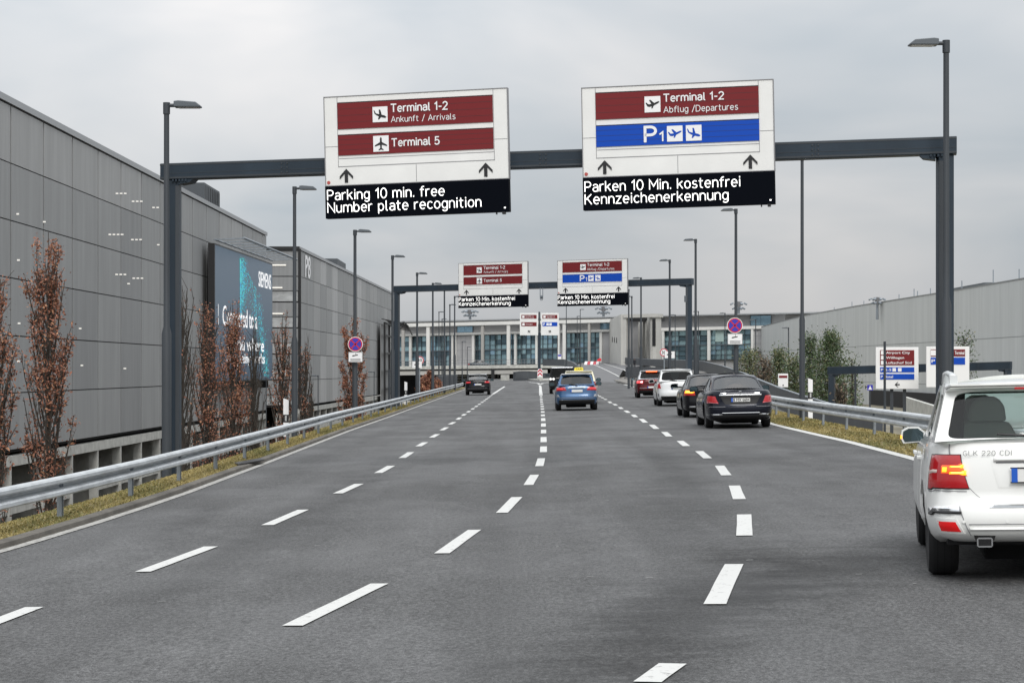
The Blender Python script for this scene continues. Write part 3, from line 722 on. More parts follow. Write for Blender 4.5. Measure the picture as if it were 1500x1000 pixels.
# traffic camera loop on the far beam and a small device on its right column
p = fp(793.2, 432, on_line(793, FA, FB) - .3)
c = empty('beam_camera', 'looped camera bracket hanging from the far gantry beam between its signs', 'camera', p)
q = MB(); q.tube([(-.06, 0, .32), (-.06, 0, -.16), (-.03, 0, -.24), (.03, 0, -.24), (.06, 0, -.16), (.06, 0, .32)], .022, 6); q.build('bracket', M_post, c, smooth=True)
q = MB(); q.ball((0, 0, -.10), (.05, .07, .09)); q.build('camera_body', M_lamp, c, smooth=True)
p = fp(1004.5, 436, 90.9)
c = empty('column_camera', 'small camera fixed to the right column of the far gantry', 'camera', p)
MB().box((0, .1, .05), (.06, .25, .06)).build('bracket', M_post, c); MB().box((-.02, -.03, -.05), (.09, .14, .28)).build('camera_body', M_lamp, c, bevel=.01)

# third direction sign: two boards on one post, on the nose of the fork
d3 = 308
c = empty('fork_sign', 'twin white direction board on a dark post at the fork of the road', 'road sign', fp(790, 556, d3))
for (x0, x1, kind) in ((761.5, 788.2, 'arrivals'), (792.5, 818.5, 'departures')):
    bl, br = fp(x0, 491, d3) - c.location, fp(x1, 490.6, d3) - c.location; W = (br - bl).length; hb = 32.5 * d3 / F
    bd = MB().box(((bl.x + br.x) / 2, 0, bl.z + hb / 2), (W, .2, hb)).build('board', M_white, c, bevel=.02)
    for k, (v0, v1) in enumerate(((.08, .25), (.41, .59))):
        mm = M_blue if (kind == 'departures' and k) else M_red
        pn = MB().box(((bl.x + br.x) / 2, -.108, bl.z + hb * (1 - (v0 + v1) / 2)), (W * .84, .03, hb * (v1 - v0))).build('destination_panel', mm, bd)
        q = MB(); s = hb * (v1 - v0) * .6; x = bl.x + W * .13; z = bl.z + hb * (1 - v1) + s * .3
        if kind == 'departures' and k:
            put_text(q, 'P', x, x + s * .7, z, s, -.128, 0, .03)
            for e in (1.3, 2.5): q.box((x + s * e + s * .5, -.124, z + s / 2), (s, .008, s))
        else:
            q.box((x + s / 2, -.124, z + s / 2), (s, .008, s))
            put_text(q, 'Terminal 1-2' if not k else 'Terminal 5', x + s * 1.35, x + s * (1.35 + (3.6 if not k else 2.9)), z + s * (.55 if not k else .3), s * .42, -.128, 0, .02)
            if not k: put_text(q, 'Ankunft / Arrivals' if kind == 'arrivals' else 'Abflug /Departures', x + s * 1.35, x + s * 5.2, z - s * .02, s * .34, -.128)
        q.build('lettering', M_let, pn)
    q = MB(); arrow_geo(q, (bl.x + br.x) / 2, bl.z + hb * .1, hb * .14, -.102, rot=R(45 if kind == 'arrivals' else -45), d=.03); q.build('arrow', M_black, bd)
h3 = fp(790, 457.5, d3).z - c.location.z
MB().box((0, .35, h3 * .35 - .3), (.42, .42, h3 * .7 + .6)).build('post', M_steel, c, bevel=.02)
MB().box((0, .35, h3 * .8), (.26, .3, h3 * .42)).build('upper_post', M_pole, c)

# ------------------------------------------------------------------ small road signs and posts
def disc(mb, c, r, y, mi, n=28, r0=0):
    vs = [(c[0] + r * math.cos(2 * math.pi * k / n), y, c[1] + r * math.sin(2 * math.pi * k / n)) for k in range(n)]
    if r0 == 0: mb.add(vs, [tuple(range(n))], mi)
    else:
        v2 = [(c[0] + r0 * math.cos(2 * math.pi * k / n), y, c[1] + r0 * math.sin(2 * math.pi * k / n)) for k in range(n)]
        mb.add(vs + v2, [(k, (k + 1) % n, (k + 1) % n + n, k + n) for k in range(n)], mi)
M_sred = mat('traffic_red', (.52, .02, .045), .35); M_sblue = mat('traffic_blue', (.045, .04, .42), .35)
def camera_symbol(q, cx, cz, s, y, mi=0):
    q.add([(cx - s, y, cz - s * .18), (cx + s * .8, y, cz + s * .22), (cx + s * .95, y, cz + s * .58), (cx - s * .55, y, cz + s * .32)], [(0, 1, 2, 3)], mi)
    q.add([(cx - s, y, cz - s * .18), (cx - s * .55, y, cz + s * .32), (cx - s * .9, y, cz + s * .3), (cx - s * 1.25, y, cz + s * .0)], [(0, 1, 2, 3)], mi)
    q.add([(cx + s * .05, y, cz + s * .4), (cx + s * .2, y, cz + s * .4), (cx + s * .2, y, cz + s * 1.1), (cx + s * .05, y, cz + s * 1.1)], [(0, 1, 2, 3)], mi)
def no_stopping(label, c, r, pc, pw, ph, d):
    """round no stopping sign, mounted on the lamp post, and the camera plate under it"""
    p = fp(*c, d); k = d / F; root = empty('no_stopping_sign', label, 'road sign', p, group='no stopping signs with camera plates')
    r *= k
    q = MB(); q.lathe([(0, 0), (0, r), (.03, r), (.03, 0)], (0, 0, 0), 'y', 32); q.build('disc', M_let, root)
    q = MB(); disc(q, (0, 0), r * .93, -.004, 0, r0=r * .76)
    for an in (45, 135):
        M = Matrix.Rotation(R(an), 4, 'Y'); w = r * .085
        q.add([M @ Vector(v) for v in ((-r * .8, -.010, -w), (r * .8, -.010, -w), (r * .8, -.010, w), (-r * .8, -.010, w))], [(0, 1, 2, 3)])
    q.build('red_ring_and_cross', M_sred, root)
    q = MB(); disc(q, (0, 0), r * .77, -.006, 0); q.build('blue_field', M_sblue, root)
    z = -(pc[1] - c[1]) * k; x = (pc[0] - c[0]) * k; w, h = pw * k, ph * k
    q = MB(); q.box((x, .015, z), (w, .03, h)); pl = q.build('camera_plate', M_let, root, bevel=.01)
    q = MB(); camera_symbol(q, x, z + h * .12, w * .19, -.004)
    for j in range(2): q.box((x, -.003, z - h * (.20 + .13 * j)), (w * .72, .004, h * .055))
    for zz in (-.47, .47): q.box((x, -.003, z + h * zz), (w * .98, .004, h * .025))
    for xx in (-.48, .48): q.box((x + w * xx, -.003, z), (w * .02, .004, h * .96))
    q.build('camera_symbol', M_black, pl)
    q = MB(); q.box((0, .07, 0), (.1, .1, .1)); q.box((x, .07, z), (.1, .1, .1)); q.build('clamp', M_pole, root)
no_stopping('round blue and red no stopping sign over a camera plate on the left lamp post', (520.5, 504), 11, (520.7, 523), 21, 15, 74.7)
no_stopping('round blue and red no stopping sign over a camera plate on the right lamp post', (1076.5, 476.5), 11.5, (1076.8, 496.5), 22, 16, 81.7)
def speed_and_camera(label, c, r, pc, pw, ph, post, d, txt):
    k = d / F; g = fp(post[0], post[1], d); root = empty('speed_limit_sign', label, 'road sign', g, group='speed limit signs with camera plates')
    o = root.location; p = fp(*c, d) - o; r *= k
    q = MB(); q.tube([(0, .06, -.3), (0, .06, p.z + r)], .04, 8); q.build('post', M_post, root, smooth=True)
    q = MB(); q.lathe([(0, 0), (0, r), (.03, r), (.03, 0)], (p.x, 0, p.z), 'y', 28); s = q.build('disc', M_let, root)
    q = MB(); disc(q, (p.x, p.z), r * .97, -.004, 0, r0=r * .76); q.build('red_ring', M_sred, s)
    q = MB(); put_text(q, txt, p.x - r * .5, p.x + r * .5, p.z - r * .36, r * .72, -.006, 0, .02); q.build('lettering', M_black, s)
    e = fp(*pc, d - .08) - o; w, h = pw * k, ph * k
    q = MB(); q.box((e.x, e.y, e.z), (w, .03, h)); s = q.build('camera_plate', M_let, root)
    q = MB(); camera_symbol(q, e.x, e.z, w * .26, e.y - .02); q.build('camera_symbol', M_black, s)
speed_and_camera('round red ringed speed limit sign half behind a white camera plate on the left verge', (615, 527.5), 6, (611, 534), 14, 9.5, (614.5, 573), 130, '30')
speed_and_camera('round red ringed 30 speed limit sign beside a white camera plate right of the queue', (972.3, 516), 6, (981, 519.5), 14.5, 10, (973, 570), 128, '30')

def delineator(label, px, ytop, d, zg):
    p = fp(px, ytop, d); root = empty('delineator_post', label, 'delineator', (p.x, d, zg), group='white delineator posts behind the guardrails')
    h = p.z - zg; w = .07
    def seg(name, z0, z1, m, s=0.0):
        q = MB(); q.prism([(-w, -.05, z0 - s), (w, -.05, z0), (w, -.05, z1), (-w, -.05, z1 + (s if z1 > h - .02 else -s))], (0, .1, 0)); q.build(name, m, root)
    seg('post', 0, h - .62, M_let, 0); seg('black_band', h - .615, h - .40, M_black, 0); seg('post_top', h - .395, h, M_let, .05)
    q = MB(); q.box((0, -.056, h - .5), (.05, .006, .15)); q.build('reflector', M_lens, root)
delineator('white delineator post behind the left guardrail near the lamp by the advert screen', 419, 586, 57, -.1)
delineator('white delineator post behind the left guardrail near the far gantry column', 594.5, 560, 103, -.1)
delineator('white delineator post behind the right guardrail beside the lamp pole', 1187, 556, 66, .1)

# ------------------------------------------------------------------ garage blocks on the left
M_pan = [mat('garage_panel_%s' % n, c, .62, metal=.0, spec=.35, noise=(1.0, .10, (3.5, 1.2, .12))) for n, c in (('mid', (.285, .290, .290)), ('dark', (.250, .255, .257)), ('pale', (.335, .338, .336)), ('lighter', (.41, .412, .41)))]
M_coping = mat('coping_metal', (.34, .35, .36), .45, metal=.3)
M_tube = mat('fluorescent_tube', (.8, .78, .72), .5, emit=(1, .94, .84), estr=.42)
GX = lambda d: -25 + .007 * d
ROWS = [14.55, 11.75, 8.98, 6.2, 3.4, .62, -2.15]
def garage_block(name, label, fx, joints, tones, end_d):
    d0, d1 = joints[0], joints[-1]
    root = empty(name, label, 'building', (fx(d0), d0, -6.3)); o = Vector(root.location)
    def P(d, z, off=0): return Vector((fx(d) + off, d, z)) - o
    body = MB()
    body.prism([P(d0, -2.3, -.25), P(d1, -2.3, -.25), P(d1, -2.3, -40), P(d0, -2.3, -40)], (0, 0, 16.9)); body.build('wall', M_dark, root)
    pan = MB(); g = .10
    for i in range(len(joints) - 1):
        for j in range(len(ROWS) - 1):
            a, b = joints[i] + g, joints[i + 1] - g; zt, zb = ROWS[j] - .028, ROWS[j + 1] + .028
            if a < end_d: pan.hexa([P(a, zb), P(b, zb), P(b, zt), P(a, zt)], (-.2, 0, 0), tones(i, j))
    pan.build('metal_panels', M_pan, root)
    cp = MB(); cp.hexa([P(d0, 14.60, .10), P(d1, 14.60, .10), P(d1, 14.92, .10), P(d0, 14.92, .10)], (-.6, 0, 0)); cp.build('coping', M_coping, root)
    cb = MB(); cb.hexa([P(d0, -2.95, .02), P(d1, -2.95, .02), P(d1, -2.45, .02), P(d0, -2.45, .02)], (-.5, 0, 0))
    for d in joints:
        cb.box(P(d, -4.6, -.25), (.5, .34, 3.3)); cb.box(P(d + .9, -4.6, -1.6), (2.2, .25, 3.3))
    for a, b in zip(joints, joints[1:]):
        if random.random() < .75: cb.hexa([P(a + .2, -5.3, -.1), P(b - .2, -5.3, -.1), P(b - .2, -4.75, -.1), P(a + .2, -4.75, -.1)], (-.15, 0, 0))
    cb.build('concrete_base', M_conc, root)
    bk = MB(); bk.hexa([P(d0, -6.2, -8), P(d1, -6.2, -8), P(d1, -2.4, -8), P(d0, -2.4, -8)], (-.2, 0, 0)); bk.build('basement_wall', M_dark, root)
    return root, P
j1 = [58.0 + 6.75 * k for k in range(22)]
off1 = 99.3 - (58.0 + 6.75 * 6); j1 = [d + off1 for d in j1][:-1]          # a joint falls at 99.3 m
j1 = [d for d in j1 if d < 195] + [197]
GA1, P1 = garage_block('parking_garage', 'long grey panelled parking garage on the left behind the russet trees', GX, j1, lambda i, j: (0 if random.random() < .7 else 1) if j > 0 else random.choice([0, 0, 2]), 300)
def lamp_px(pts, par, o):
    for (x, y, n) in pts:
        for k in range(n):
            xs_ = [x + (k - n / 2) * 6 + e for e in (0, 3.6)]; P_ = []
            for xx in xs_:
                d = 75000.0 / (771 - xx); P_.append(Vector((GX(d) + .012, d, H - (y - 543) / F * d)) - o)
            h_ = Vector((0, 0, .038)); q = MB(); q.hexa([P_[0] - h_, P_[1] - h_, P_[1] + h_, P_[0] + h_], (-.03, 0, 0)); q.build('ceiling_lamp', M_tube, par)
lamp_px([(178.5, 285.5, 3), (202, 297, 3), (229, 306, 2), (171, 345.5, 4), (201, 353, 3), (233, 360.5, 1), (66, 327, 1), (27, 315.5, 1), (28, 383, 1), (178, 404, 3), (203, 409.5, 3), (189.5, 417.5, 1), (29, 475.5, 1), (118.5, 483, 1), (121, 537, 1), (28, 531, 1), (184, 541.5, 1)], GA1, Vector(GA1.location))
q = MB(); c = P1(176, 15.9, -5); q.box(c, (6, 9, 3.0)); rb = q.build('roof_unit', mat('roof_unit_dark', (.07, .08, .09), .6), GA1)
q = MB()
for k in range(9): q.box(P1(172 + k, 15.9, -1.97), (.04, .12, 2.6))
q.build('louvre', M_black, rb)
GX2 = lambda d: -22.8 + .0185 * (d - 220)
j2 = [220.0 + 6.6 * k for k in range(20)] + [352]
tone2 = [0, 0, 2, 3, 2, 3, 2, 0, 2, 0, 3, 2, 0, 2, 2, 0, 0, 2, 0, 0, 0, 0]
GA2, P2 = garage_block('parking_garage', 'second grey parking garage block further along, marked P8 at its top corner', GX2, j2, lambda i, j: (tone2[i] if random.random() < .8 else 0), 400)
# the open end of the second block: storeys of panels, gaps and lit lamps
face = MB(); cor = MB(); o2 = Vector(GA2.location)
E = lambda x, z, y=0: Vector((GX2(220) + x, 220 + y, z)) - o2
gapm = MB()
for j in range(6):
    zt, zb = ROWS[j], ROWS[j + 1]
    face.hexa([E(-14, zb + (1.25 if j else .05), -.12), E(-.05, zb + (1.25 if j else .05), -.12), E(-.05, zt - .05, -.12), E(-14, zt - .05, -.12)], (0, .1, 0), 1)
    if j: gapm.hexa([E(-14, zb + .1, -.02), E(-.2, zb + .1, -.02), E(-.2, zb + 1.2, -.02), E(-14, zb + 1.2, -.02)], (0, .02, 0))
face.build('end_panels', M_pan, GA2); gapm.build('storey_opening', mat('storey_daylight', (.36, .37, .37), .8, noise=(.5, .4, (1, 1, 2))), GA2)
for j, x in ((0, -2.2), (1, -2.6), (2, -2.4), (0, -4.6)):
    q = MB(); q.box(E(x, ROWS[j + 1] + (1.55 if j else 1.2), -.17), (1.5 if x > -4 else .5, .06, .13)); q.build('ceiling_lamp', M_tube, GA2)
q = MB(); q.box(E(0, 6.2, -.1), (.3, .3, 17)); q.box(E(-7, 14.75, -.15), (14, .3, .4)); q.build('corner_post', M_trim, GA2)
q = MB(); Mx = Matrix.Rotation(math.atan2(1, .0185), 4, 'Z')
tv, tf = text_geo('P8'); w = max(v[0] for v in tv)
for i, (ex_, ez_) in enumerate(((0, 0), (.03, 0), (-.03, 0), (.05, .03), (-.05, -.03))):
    q.add([Vector((GX2(224.6 + (v[0] + ex_) * 4.8 / w) + .05 + .002 * i, 224.6 + (v[0] + ex_) * 4.8 / w, 11.95 + (v[1] + ez_) * 2.3)) - o2 for v in tv], tf)
q.build('lettering', M_let, GA2)
q = MB(); q.box(P2(284, 15.7, -4), (4, 14, 2.1)); q.build('roof_unit', MATS['roof_unit_dark'], GA2)
# metal stair tower with a fin roof at the far end of the block
ST = empty('stair_tower', 'dark steel stair frame with curved fin roof on the far second garage', 'stair tower', (GX2(318) + 1.2, 318, -6.3)); so = Vector(ST.location)
q = MB()
for y in (0, 12, 24):
    q.box((0, y, 8.6), (.3, .35, 13.6))
for z in (2.2, 5.0, 7.8, 10.6, 13.4, 15.3): q.box((0, 12, z), (.3, 24.4, .3))
q.build('frame', M_trim, ST)
q = MB()
for k in range(14): q.box((1.2, -2 + k * 2.2, 15.6 - .02 * (k - 3) ** 2 * .4), (3.2, .12, .12), 0, Matrix.Rotation(R(12), 3, 'Y'))
q.tube([(2.7, -4, 15.2), (2.7, 5, 15.6), (2.7, 18, 15.2), (2.7, 32, 14.0)], .12, 6); q.build('fin_roof', M_trim, ST)
q = MB(); q.box((-.6, 12, 8.6), (.1, 24, 13)); q.build('mesh_panel', M_pan[0], ST)
# ------------------------------------------------------------------ advert screen on the first garage
AD = empty('advert_screen', 'tall blue black advert screen with white lettering on the grey garage wall', 'billboard', (-22.95, 158, .75))
M_ad = mat('advert_blue', (.030, .055, .085), .35, emit=(.028, .055, .088), estr=.7)
AL, AH = 31.0, 10.75
AX = lambda y: .027 * y
q = MB(); q.hexa([(0, 0, 0), (AX(AL), AL, 0), (AX(AL), AL, AH), (0, 0, AH)], (-.5, 0, 0)); q.build('case', M_trim, AD)
q = MB(); q.hexa([(.012, .25, .12), (AX(AL) + .012, AL - .25, .12), (AX(AL) + .012, AL - .25, AH - .12), (.012, .25, AH - .12)], (-.01, 0, 0)); scr = q.build('screen', M_ad, AD)
q = MB(); random.seed(21)
def adtext(s, y0, y1, base, cap, bold):
    v, f = text_geo(s); w = max(p[0] for p in v)
    for i, e in enumerate((0, bold, -bold, bold * .5, -bold * .5) if bold else (0,)):
        q.add([(AX(y0 + p[0] * (y1 - y0) / w) + .03 + .001 * i, y0 + (p[0] + e) * (y1 - y0) / w, base + (p[1] + e * .5) * cap) for p in v], f)
    q.build('lettering', mat('advert_white', (.9, .9, .9), .5, emit=(1, 1, 1), estr=.55), scr); q.__init__()
adtext('SIEMENS', 22.4, 29.9, 8.35, 1.3, .022)
adtext('Connected to a', 3.6, 21.5, 4.55, 1.5, .02)
adtext('world where', 5.5, 25.5, 2.6, 1.1, .03); adtext('everything works', 5.5, 26, 1.55, .85, .03)
q.box((AX(1.6) + .03, 1.6, 5.3), (.01, .1, 1.6))
q.build('text_bar', MATS['advert_white'], scr)
q = MB()
for _ in range(2000):
    t = random.random(); r_ = random.random()
    if r_ < .48:    # bright vertical veil
        y = 12.2 + abs(random.gauss(0, 1.6)); z = 10.4 - random.random() ** .8 * (5.2 if y < 13 else 2.8 + random.random() * 2)
    elif r_ < .60:
        y = 14 + random.random() * 7; z = 9.9 - (y - 14) * .25 - abs(random.gauss(0, 1.1))
    else:           # drifting band down to the lower right corner
        t = random.random(); y = 19.5 + 8.0 * t ** .8 + random.gauss(0, 1.9 - 1.1 * t); z = 7.4 - 7.0 * t + random.gauss(0, .5)
    if not (.4 < y < AL - .5 and .3 < z < AH - .3): continue
    s = random.uniform(.04, .10); q.box((AX(y) + .022, y, z), (.004, s * random.uniform(1, 3.2), s * random.uniform(.6, 1.6)), random.choice([0, 0, 1]))
for k in range(70):
    z = 10.2 - k * .075; q.box((AX(12.3) + .022, 12.3 + .004 * k, z), (.004, .55 - .005 * k, .09), 1 if k > 25 else 0)
q.build('particle_pattern', [mat('advert_teal', (.06, .45, .45), .5, emit=(.08, .50, .50), estr=.6), mat('advert_cyan', (.04, .28, .5), .5, emit=(.05, .34, .55), estr=.6)], scr)
q = MB()
for k in range(10):
    y = .5 + k * 3.3; q.box((AX(y) + 1.05, y, AH + .35), (2.4, .22, .10), 0, Matrix.Rotation(R(-3), 3, 'Y'))
q.tube([(2.2, .2, AH + .42), (AX(AL) + 2.2, AL + .4, AH + .42)], .10, 6); q.tube([(.0, .2, AH + .3), (AX(AL), AL, AH + .3)], .08, 6)
q.build('top_rail', M_post, AD)
q = MB()
for y in (2, 15, 29): q.box((AX(y) - .55, y, -.3), (.9, .3, .7))
q.box((-.4, AL / 2, -.25), (1.2, AL + 2, .16)); q.build('bracket', M_trim, AD)

# ------------------------------------------------------------------ terminal, bridge deck and ramps
TA, TB = (-26.0, 446.0), (64.0, 404.0)
tm_ = (TB[1] - TA[1]) / (TB[0] - TA[0])
tn = Vector((tm_, -1, 0)).normalized()        # facade normal, towards the camera
TSL = -.0222
def tp(x, y, off=0.0):
    """point of the terminal facade (moved off metres towards the camera) seen at column x; y is given at x = 750"""
    yy = y + TSL * (x - 750); a = (x - 750) / F
    A = (TA[0] + tn.x * off, TA[1] + tn.y * off)
    d = (A[1] - tm_ * A[0]) / (1 - tm_ * a)
    return fp(x, yy, d)
def slab(mb, x0, x1, y0, y1, off, th, mi=0):
    mb.hexa([tp(x0, y1, off), tp(x1, y1, off), tp(x1, y0, off), tp(x0, y0, off)], -tn * th, mi)
M_twhite = mat('terminal_white', (.67, .665, .64), .6, noise=(.2, .08))
M_tgrey = mat('terminal_grey', (.36, .36, .365), .6, noise=(.15, .12, (1, 1, 3)))
M_tstone = mat('terminal_stone', (.45, .445, .42), .75, noise=(.15, .12))
M_tbrown = mat('terminal_column', (.36, .35, .33), .7)
M_tg = [mat('terminal_glass_teal', (.30, .44, .48), .06, metal=.6, noise=(.10, .5, (.6, .6, 2.2))), mat('terminal_glass_blue', (.30, .46, .57), .06, metal=.6, noise=(.06, .2)), mat('terminal_glass_dark', (.095, .15, .18), .08, metal=.45, noise=(.2, .5, (.5, .5, 3))), mat('terminal_blind', (.36, .47, .45), .4, noise=(.1, .1))]
M_mull = mat('terminal_mullion', (.08, .10, .115), .5)
T = empty('airport_terminal', 'wide glass and white airport terminal closing the view at the end of the road', 'terminal building', (0, 0, 0))
q = MB(); slab(q, 560, 1150, 469, 560, -1.0, 30); q.build('main_block', M_tgrey, T)
q = MB(); slab(q, 560, 1240, 466.6, 468.4, 1.5, 30); q.build('roof_edge', mat('roof_edge_grey', (.30, .31, .32), .5), T); q = MB(); slab(q, 560, 900, 485.5, 489.0, .6, 1.2); slab(q, 960, 1136, 485.0, 489.5, .6, 1.2)
slab(q, 560, 902, 470.2, 475.2, 3.2, .8); q.build('roof_beam', M_twhite, T)
q = MB()
for x0, x1 in ((599, 602.2), (661, 663.5), (665, 668), (691, 694.4), (753, 756), (784, 787), (878, 881.5), (1036, 1040), (1100, 1103.5), (969, 972.5)): slab(q, x0, x1, 489.5, 534, .5, .5); q.build('white_column', M_twhite, T); q = MB()
for x0, x1 in ((624.4, 629), (742.2, 746.6), (817, 819.5), (824, 828.5)): slab(q, x0, x1, 475, 535, 3.0, .4); q.build('white_column', M_twhite, T); q = MB()
q = MB()
for x0, x1 in ((588, 592), (704.5, 708.3), (861, 864.3)): slab(q, x0, x1, 475, 535, 3.0, .4); q.build('brown_column', M_tbrown, T); q = MB()
def bay(x0, x1, cols, rows, tone):
    cols = max(2, round(cols * .6))
    g = MB(); m = MB()
    for i in range(cols):
        for j in range(rows):
            a, b = x0 + (x1 - x0) * i / cols, x0 + (x1 - x0) * (i + 1) / cols
            c, d = 490 + 43 * j / rows, 490 + 43 * (j + 1) / rows
            slab(g, a + .12, b - .12, c + .12, d - .12, -.55, .3, tone(i, j))
    for i in range(cols + 1):
        x = x0 + (x1 - x0) * i / cols; slab(m, x - .14, x + .14, 490, 533, -.25, .25)
    for j in range(rows + 1):
        y = 490 + 43 * j / rows; wy = .9 if j == rows // 2 else .2
        slab(m, x0, x1, y - wy, y + wy, -.3, .2)
    f = g.build('window', M_tg, T); m.build('mullion', M_mull, f)
def tone(seed, dark=.35):
    r = random.Random(seed)
    tab = {}
    band = {0: .2, 1: .5, 2: .12, 3: .85, 4: .3, 5: .4}
    def f(i, j):
        if (i, j) not in tab: tab[(i, j)] = 2 if r.random() < min(1, band[j] * (.45 + dark)) else (0 if r.random() < .86 else 1)
        return tab[(i, j)]
    return f
for k, (x0, x1, cols, dk) in enumerate([(583, 599, 4, .8), (602.5, 624, 5, .8), (630, 660.5, 7, .75), (694.8, 704, 3, .55), (708.6, 742, 6, .25), (747, 753, 2, .5), (756.4, 784, 6, .35), (787.4, 816, 6, .4), (829, 861, 8, .4), (864.5, 877.8, 4, .3), (962.5, 969, 2, .2), (973, 1035.6, 10, .35), (1040.4, 1056, 3, .3), (1056.2, 1072, 2, .3), (1072.2, 1099.5, 5, .4)]):
    bay(x0, x1, cols, 6, tone(k + 3, dk))
g = MB(); slab(g, 1048, 1060, 491, 507, -.2, .2); g.build('blind', M_tg[3], T)
for x0, x1, yb in ((668.5, 691, 534), (881.8, 900, 534), (1104, 1132, 522)): q = MB(); slab(q, x0, x1, 490, yb, .1, 1.0); q.build('blank_panel', M_tgrey, T)
q = MB()
for x in (675, 682, 1110.5, 1118, 1125): slab(q, x - .12, x + .12, 490, 522, .14, .05)
for y in (500, 511): slab(q, 1104, 1132, y - .12, y + .12, .14, .05); slab(q, 669, 691, y - .12, y + .12, .14, .05)
q.build('panel_joint', M_seam, T)
for x0, x1, ya, yb in ((669.5, 692, 476.5, 485), (879.5, 900, 476.5, 485), (1099.5, 1129, 470.5, 484.5)):
    g = MB(); slab(g, x0, (x0 + x1) / 2 - .15, ya, yb, -.7, .2, 1); slab(g, (x0 + x1) / 2 + .15, x1, ya, yb, -.7, .2, 1); f = g.build('roof_window', M_tg, T)
    m = MB(); slab(m, x0 - .6, x1 + .4, ya - .6, ya, -.6, .3); slab(m, x0 - .6, x0, ya, yb, -.6, .3); slab(m, x1, x1 + .4, ya, yb, -.6, .3); m.build('mullion', M_mull, f)
# concrete portal that stands out from the facade
Pt = empty('concrete_portal', 'tall pale concrete portal standing out from the terminal facade right of the ramp', 'portal', (0, 0, 0))
q = MB()
A0, A1 = tp(899, 472, 0), tp(916.5, 464, 40)        # left side wall, running back to the facade
zb_ = fp(908, 537, 400).z
q.add([], [])
def wallq(mb, pa, pb, za, zb, z0, th, mi=0):
    t = (Vector((pb.x, pb.y, 0)) - Vector((pa.x, pa.y, 0))).normalized(); nn = Vector((t.y, -t.x, 0)) * th
    mb.hexa([(pa.x, pa.y, z0), (pb.x, pb.y, z0), (pb.x, pb.y, zb), (pa.x, pa.y, za)], nn, mi)
wallq(q, A0, A1, A0.z, A1.z, 2.2, .9)
for k in range(1, 7):
    c = A0.lerp(A1, k / 7.0); q.box((c.x - .25, c.y, (c.z - 1.2 + 2.2) / 2 + .2), (.5, .55, c.z - 3.6))
B0, B1 = tp(953, 464, 40), tp(935, 472, 2)
wallq(q, B0, B1, B0.z, B1.z, 2.2, .9)
for k in range(1, 7):
    c = B0.lerp(B1, k / 7.0); q.box((c.x - .12, c.y, (c.z - 1.2 + 2.2) / 2 + .2), (.5, .5, c.z - 3.6))
slab(q, 913, 963, 464.0, 469, 40.5, 3.0); slab(q, 955.5, 961.5, 469, 532, 40.2, 2.5); slab(q, 912.8, 917.5, 469, 534, 40.2, 1.6)
q.build('frame', M_tstone, Pt)
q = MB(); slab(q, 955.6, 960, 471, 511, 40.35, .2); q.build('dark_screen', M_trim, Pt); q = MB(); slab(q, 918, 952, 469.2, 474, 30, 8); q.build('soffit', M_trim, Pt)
q = MB()
for k in range(3):
    c = A0.lerp(A1, .30 + .19 * k); q.lathe([(-.4, .55), (.1, .6), (.1, 0)], (c.x - .6, c.y, c.z - 4.2 - .2 * k), 'x', 14)
q.build('floodlight', M_trim, Pt)
# apron masts with rings of floodlights behind the roof
for (x, y0, y1, d, lab) in ((688.5, 453, 470, 500, 'floodlight mast above the terminal roof under the far left sign board'), (884, 448, 468, 500, 'floodlight mast above the terminal roof under the far right sign board'),
                            (1082, 441, 463, 500, 'floodlight mast above the terminal roof beside the right no stopping sign'), (1285, 435, 452, 300, 'floodlight mast above the roof of the pale curved hall')):
    b = fp(x, y1 + 6, d); t = fp(x, y0, d); root = empty('floodlight_mast', lab, 'light mast', b, group='floodlight masts behind the roofs'); h = t.z - b.z; s = d / 500
    q = MB(); q.tube([(0, 0, -1), (0, 0, h)], [.35 * s, .3 * s], 8); q.build('mast', M_post, root)
    q = MB(); q.lathe([(h * .55, .2), (h * .8, .6 * s), (h * .97, .9 * s), (h, 0)], (0, 0, 0), 'z', 10); q.build('head', M_seam, root)
    q = MB()
    for k in range(8):
        an = k * math.pi / 4 + .3
        for zz, rr in ((.86, 1.8), (.62, 1.3)):
            q.box((math.cos(an) * rr * s, math.sin(an) * rr * s, h * zz), (.75 * s, .55 * s, .3 * s), 0, Matrix.Rotation(an, 3, 'Z') @ Matrix.Rotation(R(28), 3, 'Y'))
    q.build('floodlight', M_post, root)
# bridge deck in front of the terminal
DK = 392.0
def dkp(x, y, d=DK): return fp(x, y + TSL * .5 * (x - 750), d)
BR = empty('bridge', 'pale concrete bridge deck crossing in front of the terminal above the lower road', 'bridge', (0, 0, 0))
q = MB(); q.hexa([dkp(560, 539.5), dkp(858, 539.5), dkp(858, 534.6), dkp(560, 534.6)], (0, 16, 0)); q.build('parapet', M_conc, BR, bevel=.05)
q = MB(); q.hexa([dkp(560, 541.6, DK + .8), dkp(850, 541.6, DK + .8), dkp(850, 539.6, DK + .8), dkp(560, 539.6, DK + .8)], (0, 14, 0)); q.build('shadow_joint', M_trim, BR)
q = MB(); q.hexa([dkp(560, 547.5, DK + .4), dkp(802, 547.5, DK + .4), dkp(802, 541.7, DK + .4), dkp(560, 541.7, DK + .4)], (0, 14, 0)); q.build('girder', M_tstone, BR)
q = MB()
for x in (722, 790): q.hexa([dkp(x - 2.4, 560, DK), dkp(x + 2.4, 560, DK), dkp(x + 2.4, 540, DK), dkp(x - 2.4, 540, DK)], (0, 1, 0))
q.build('pier', M_trim, BR)
q = MB(); q.hexa([dkp(733.5, 563, 330), dkp(746, 563, 330), dkp(746, 549, 330), dkp(733.5, 549, 330)], (0, 8, 0)); q.build('concrete_pier', M_conc, BR)
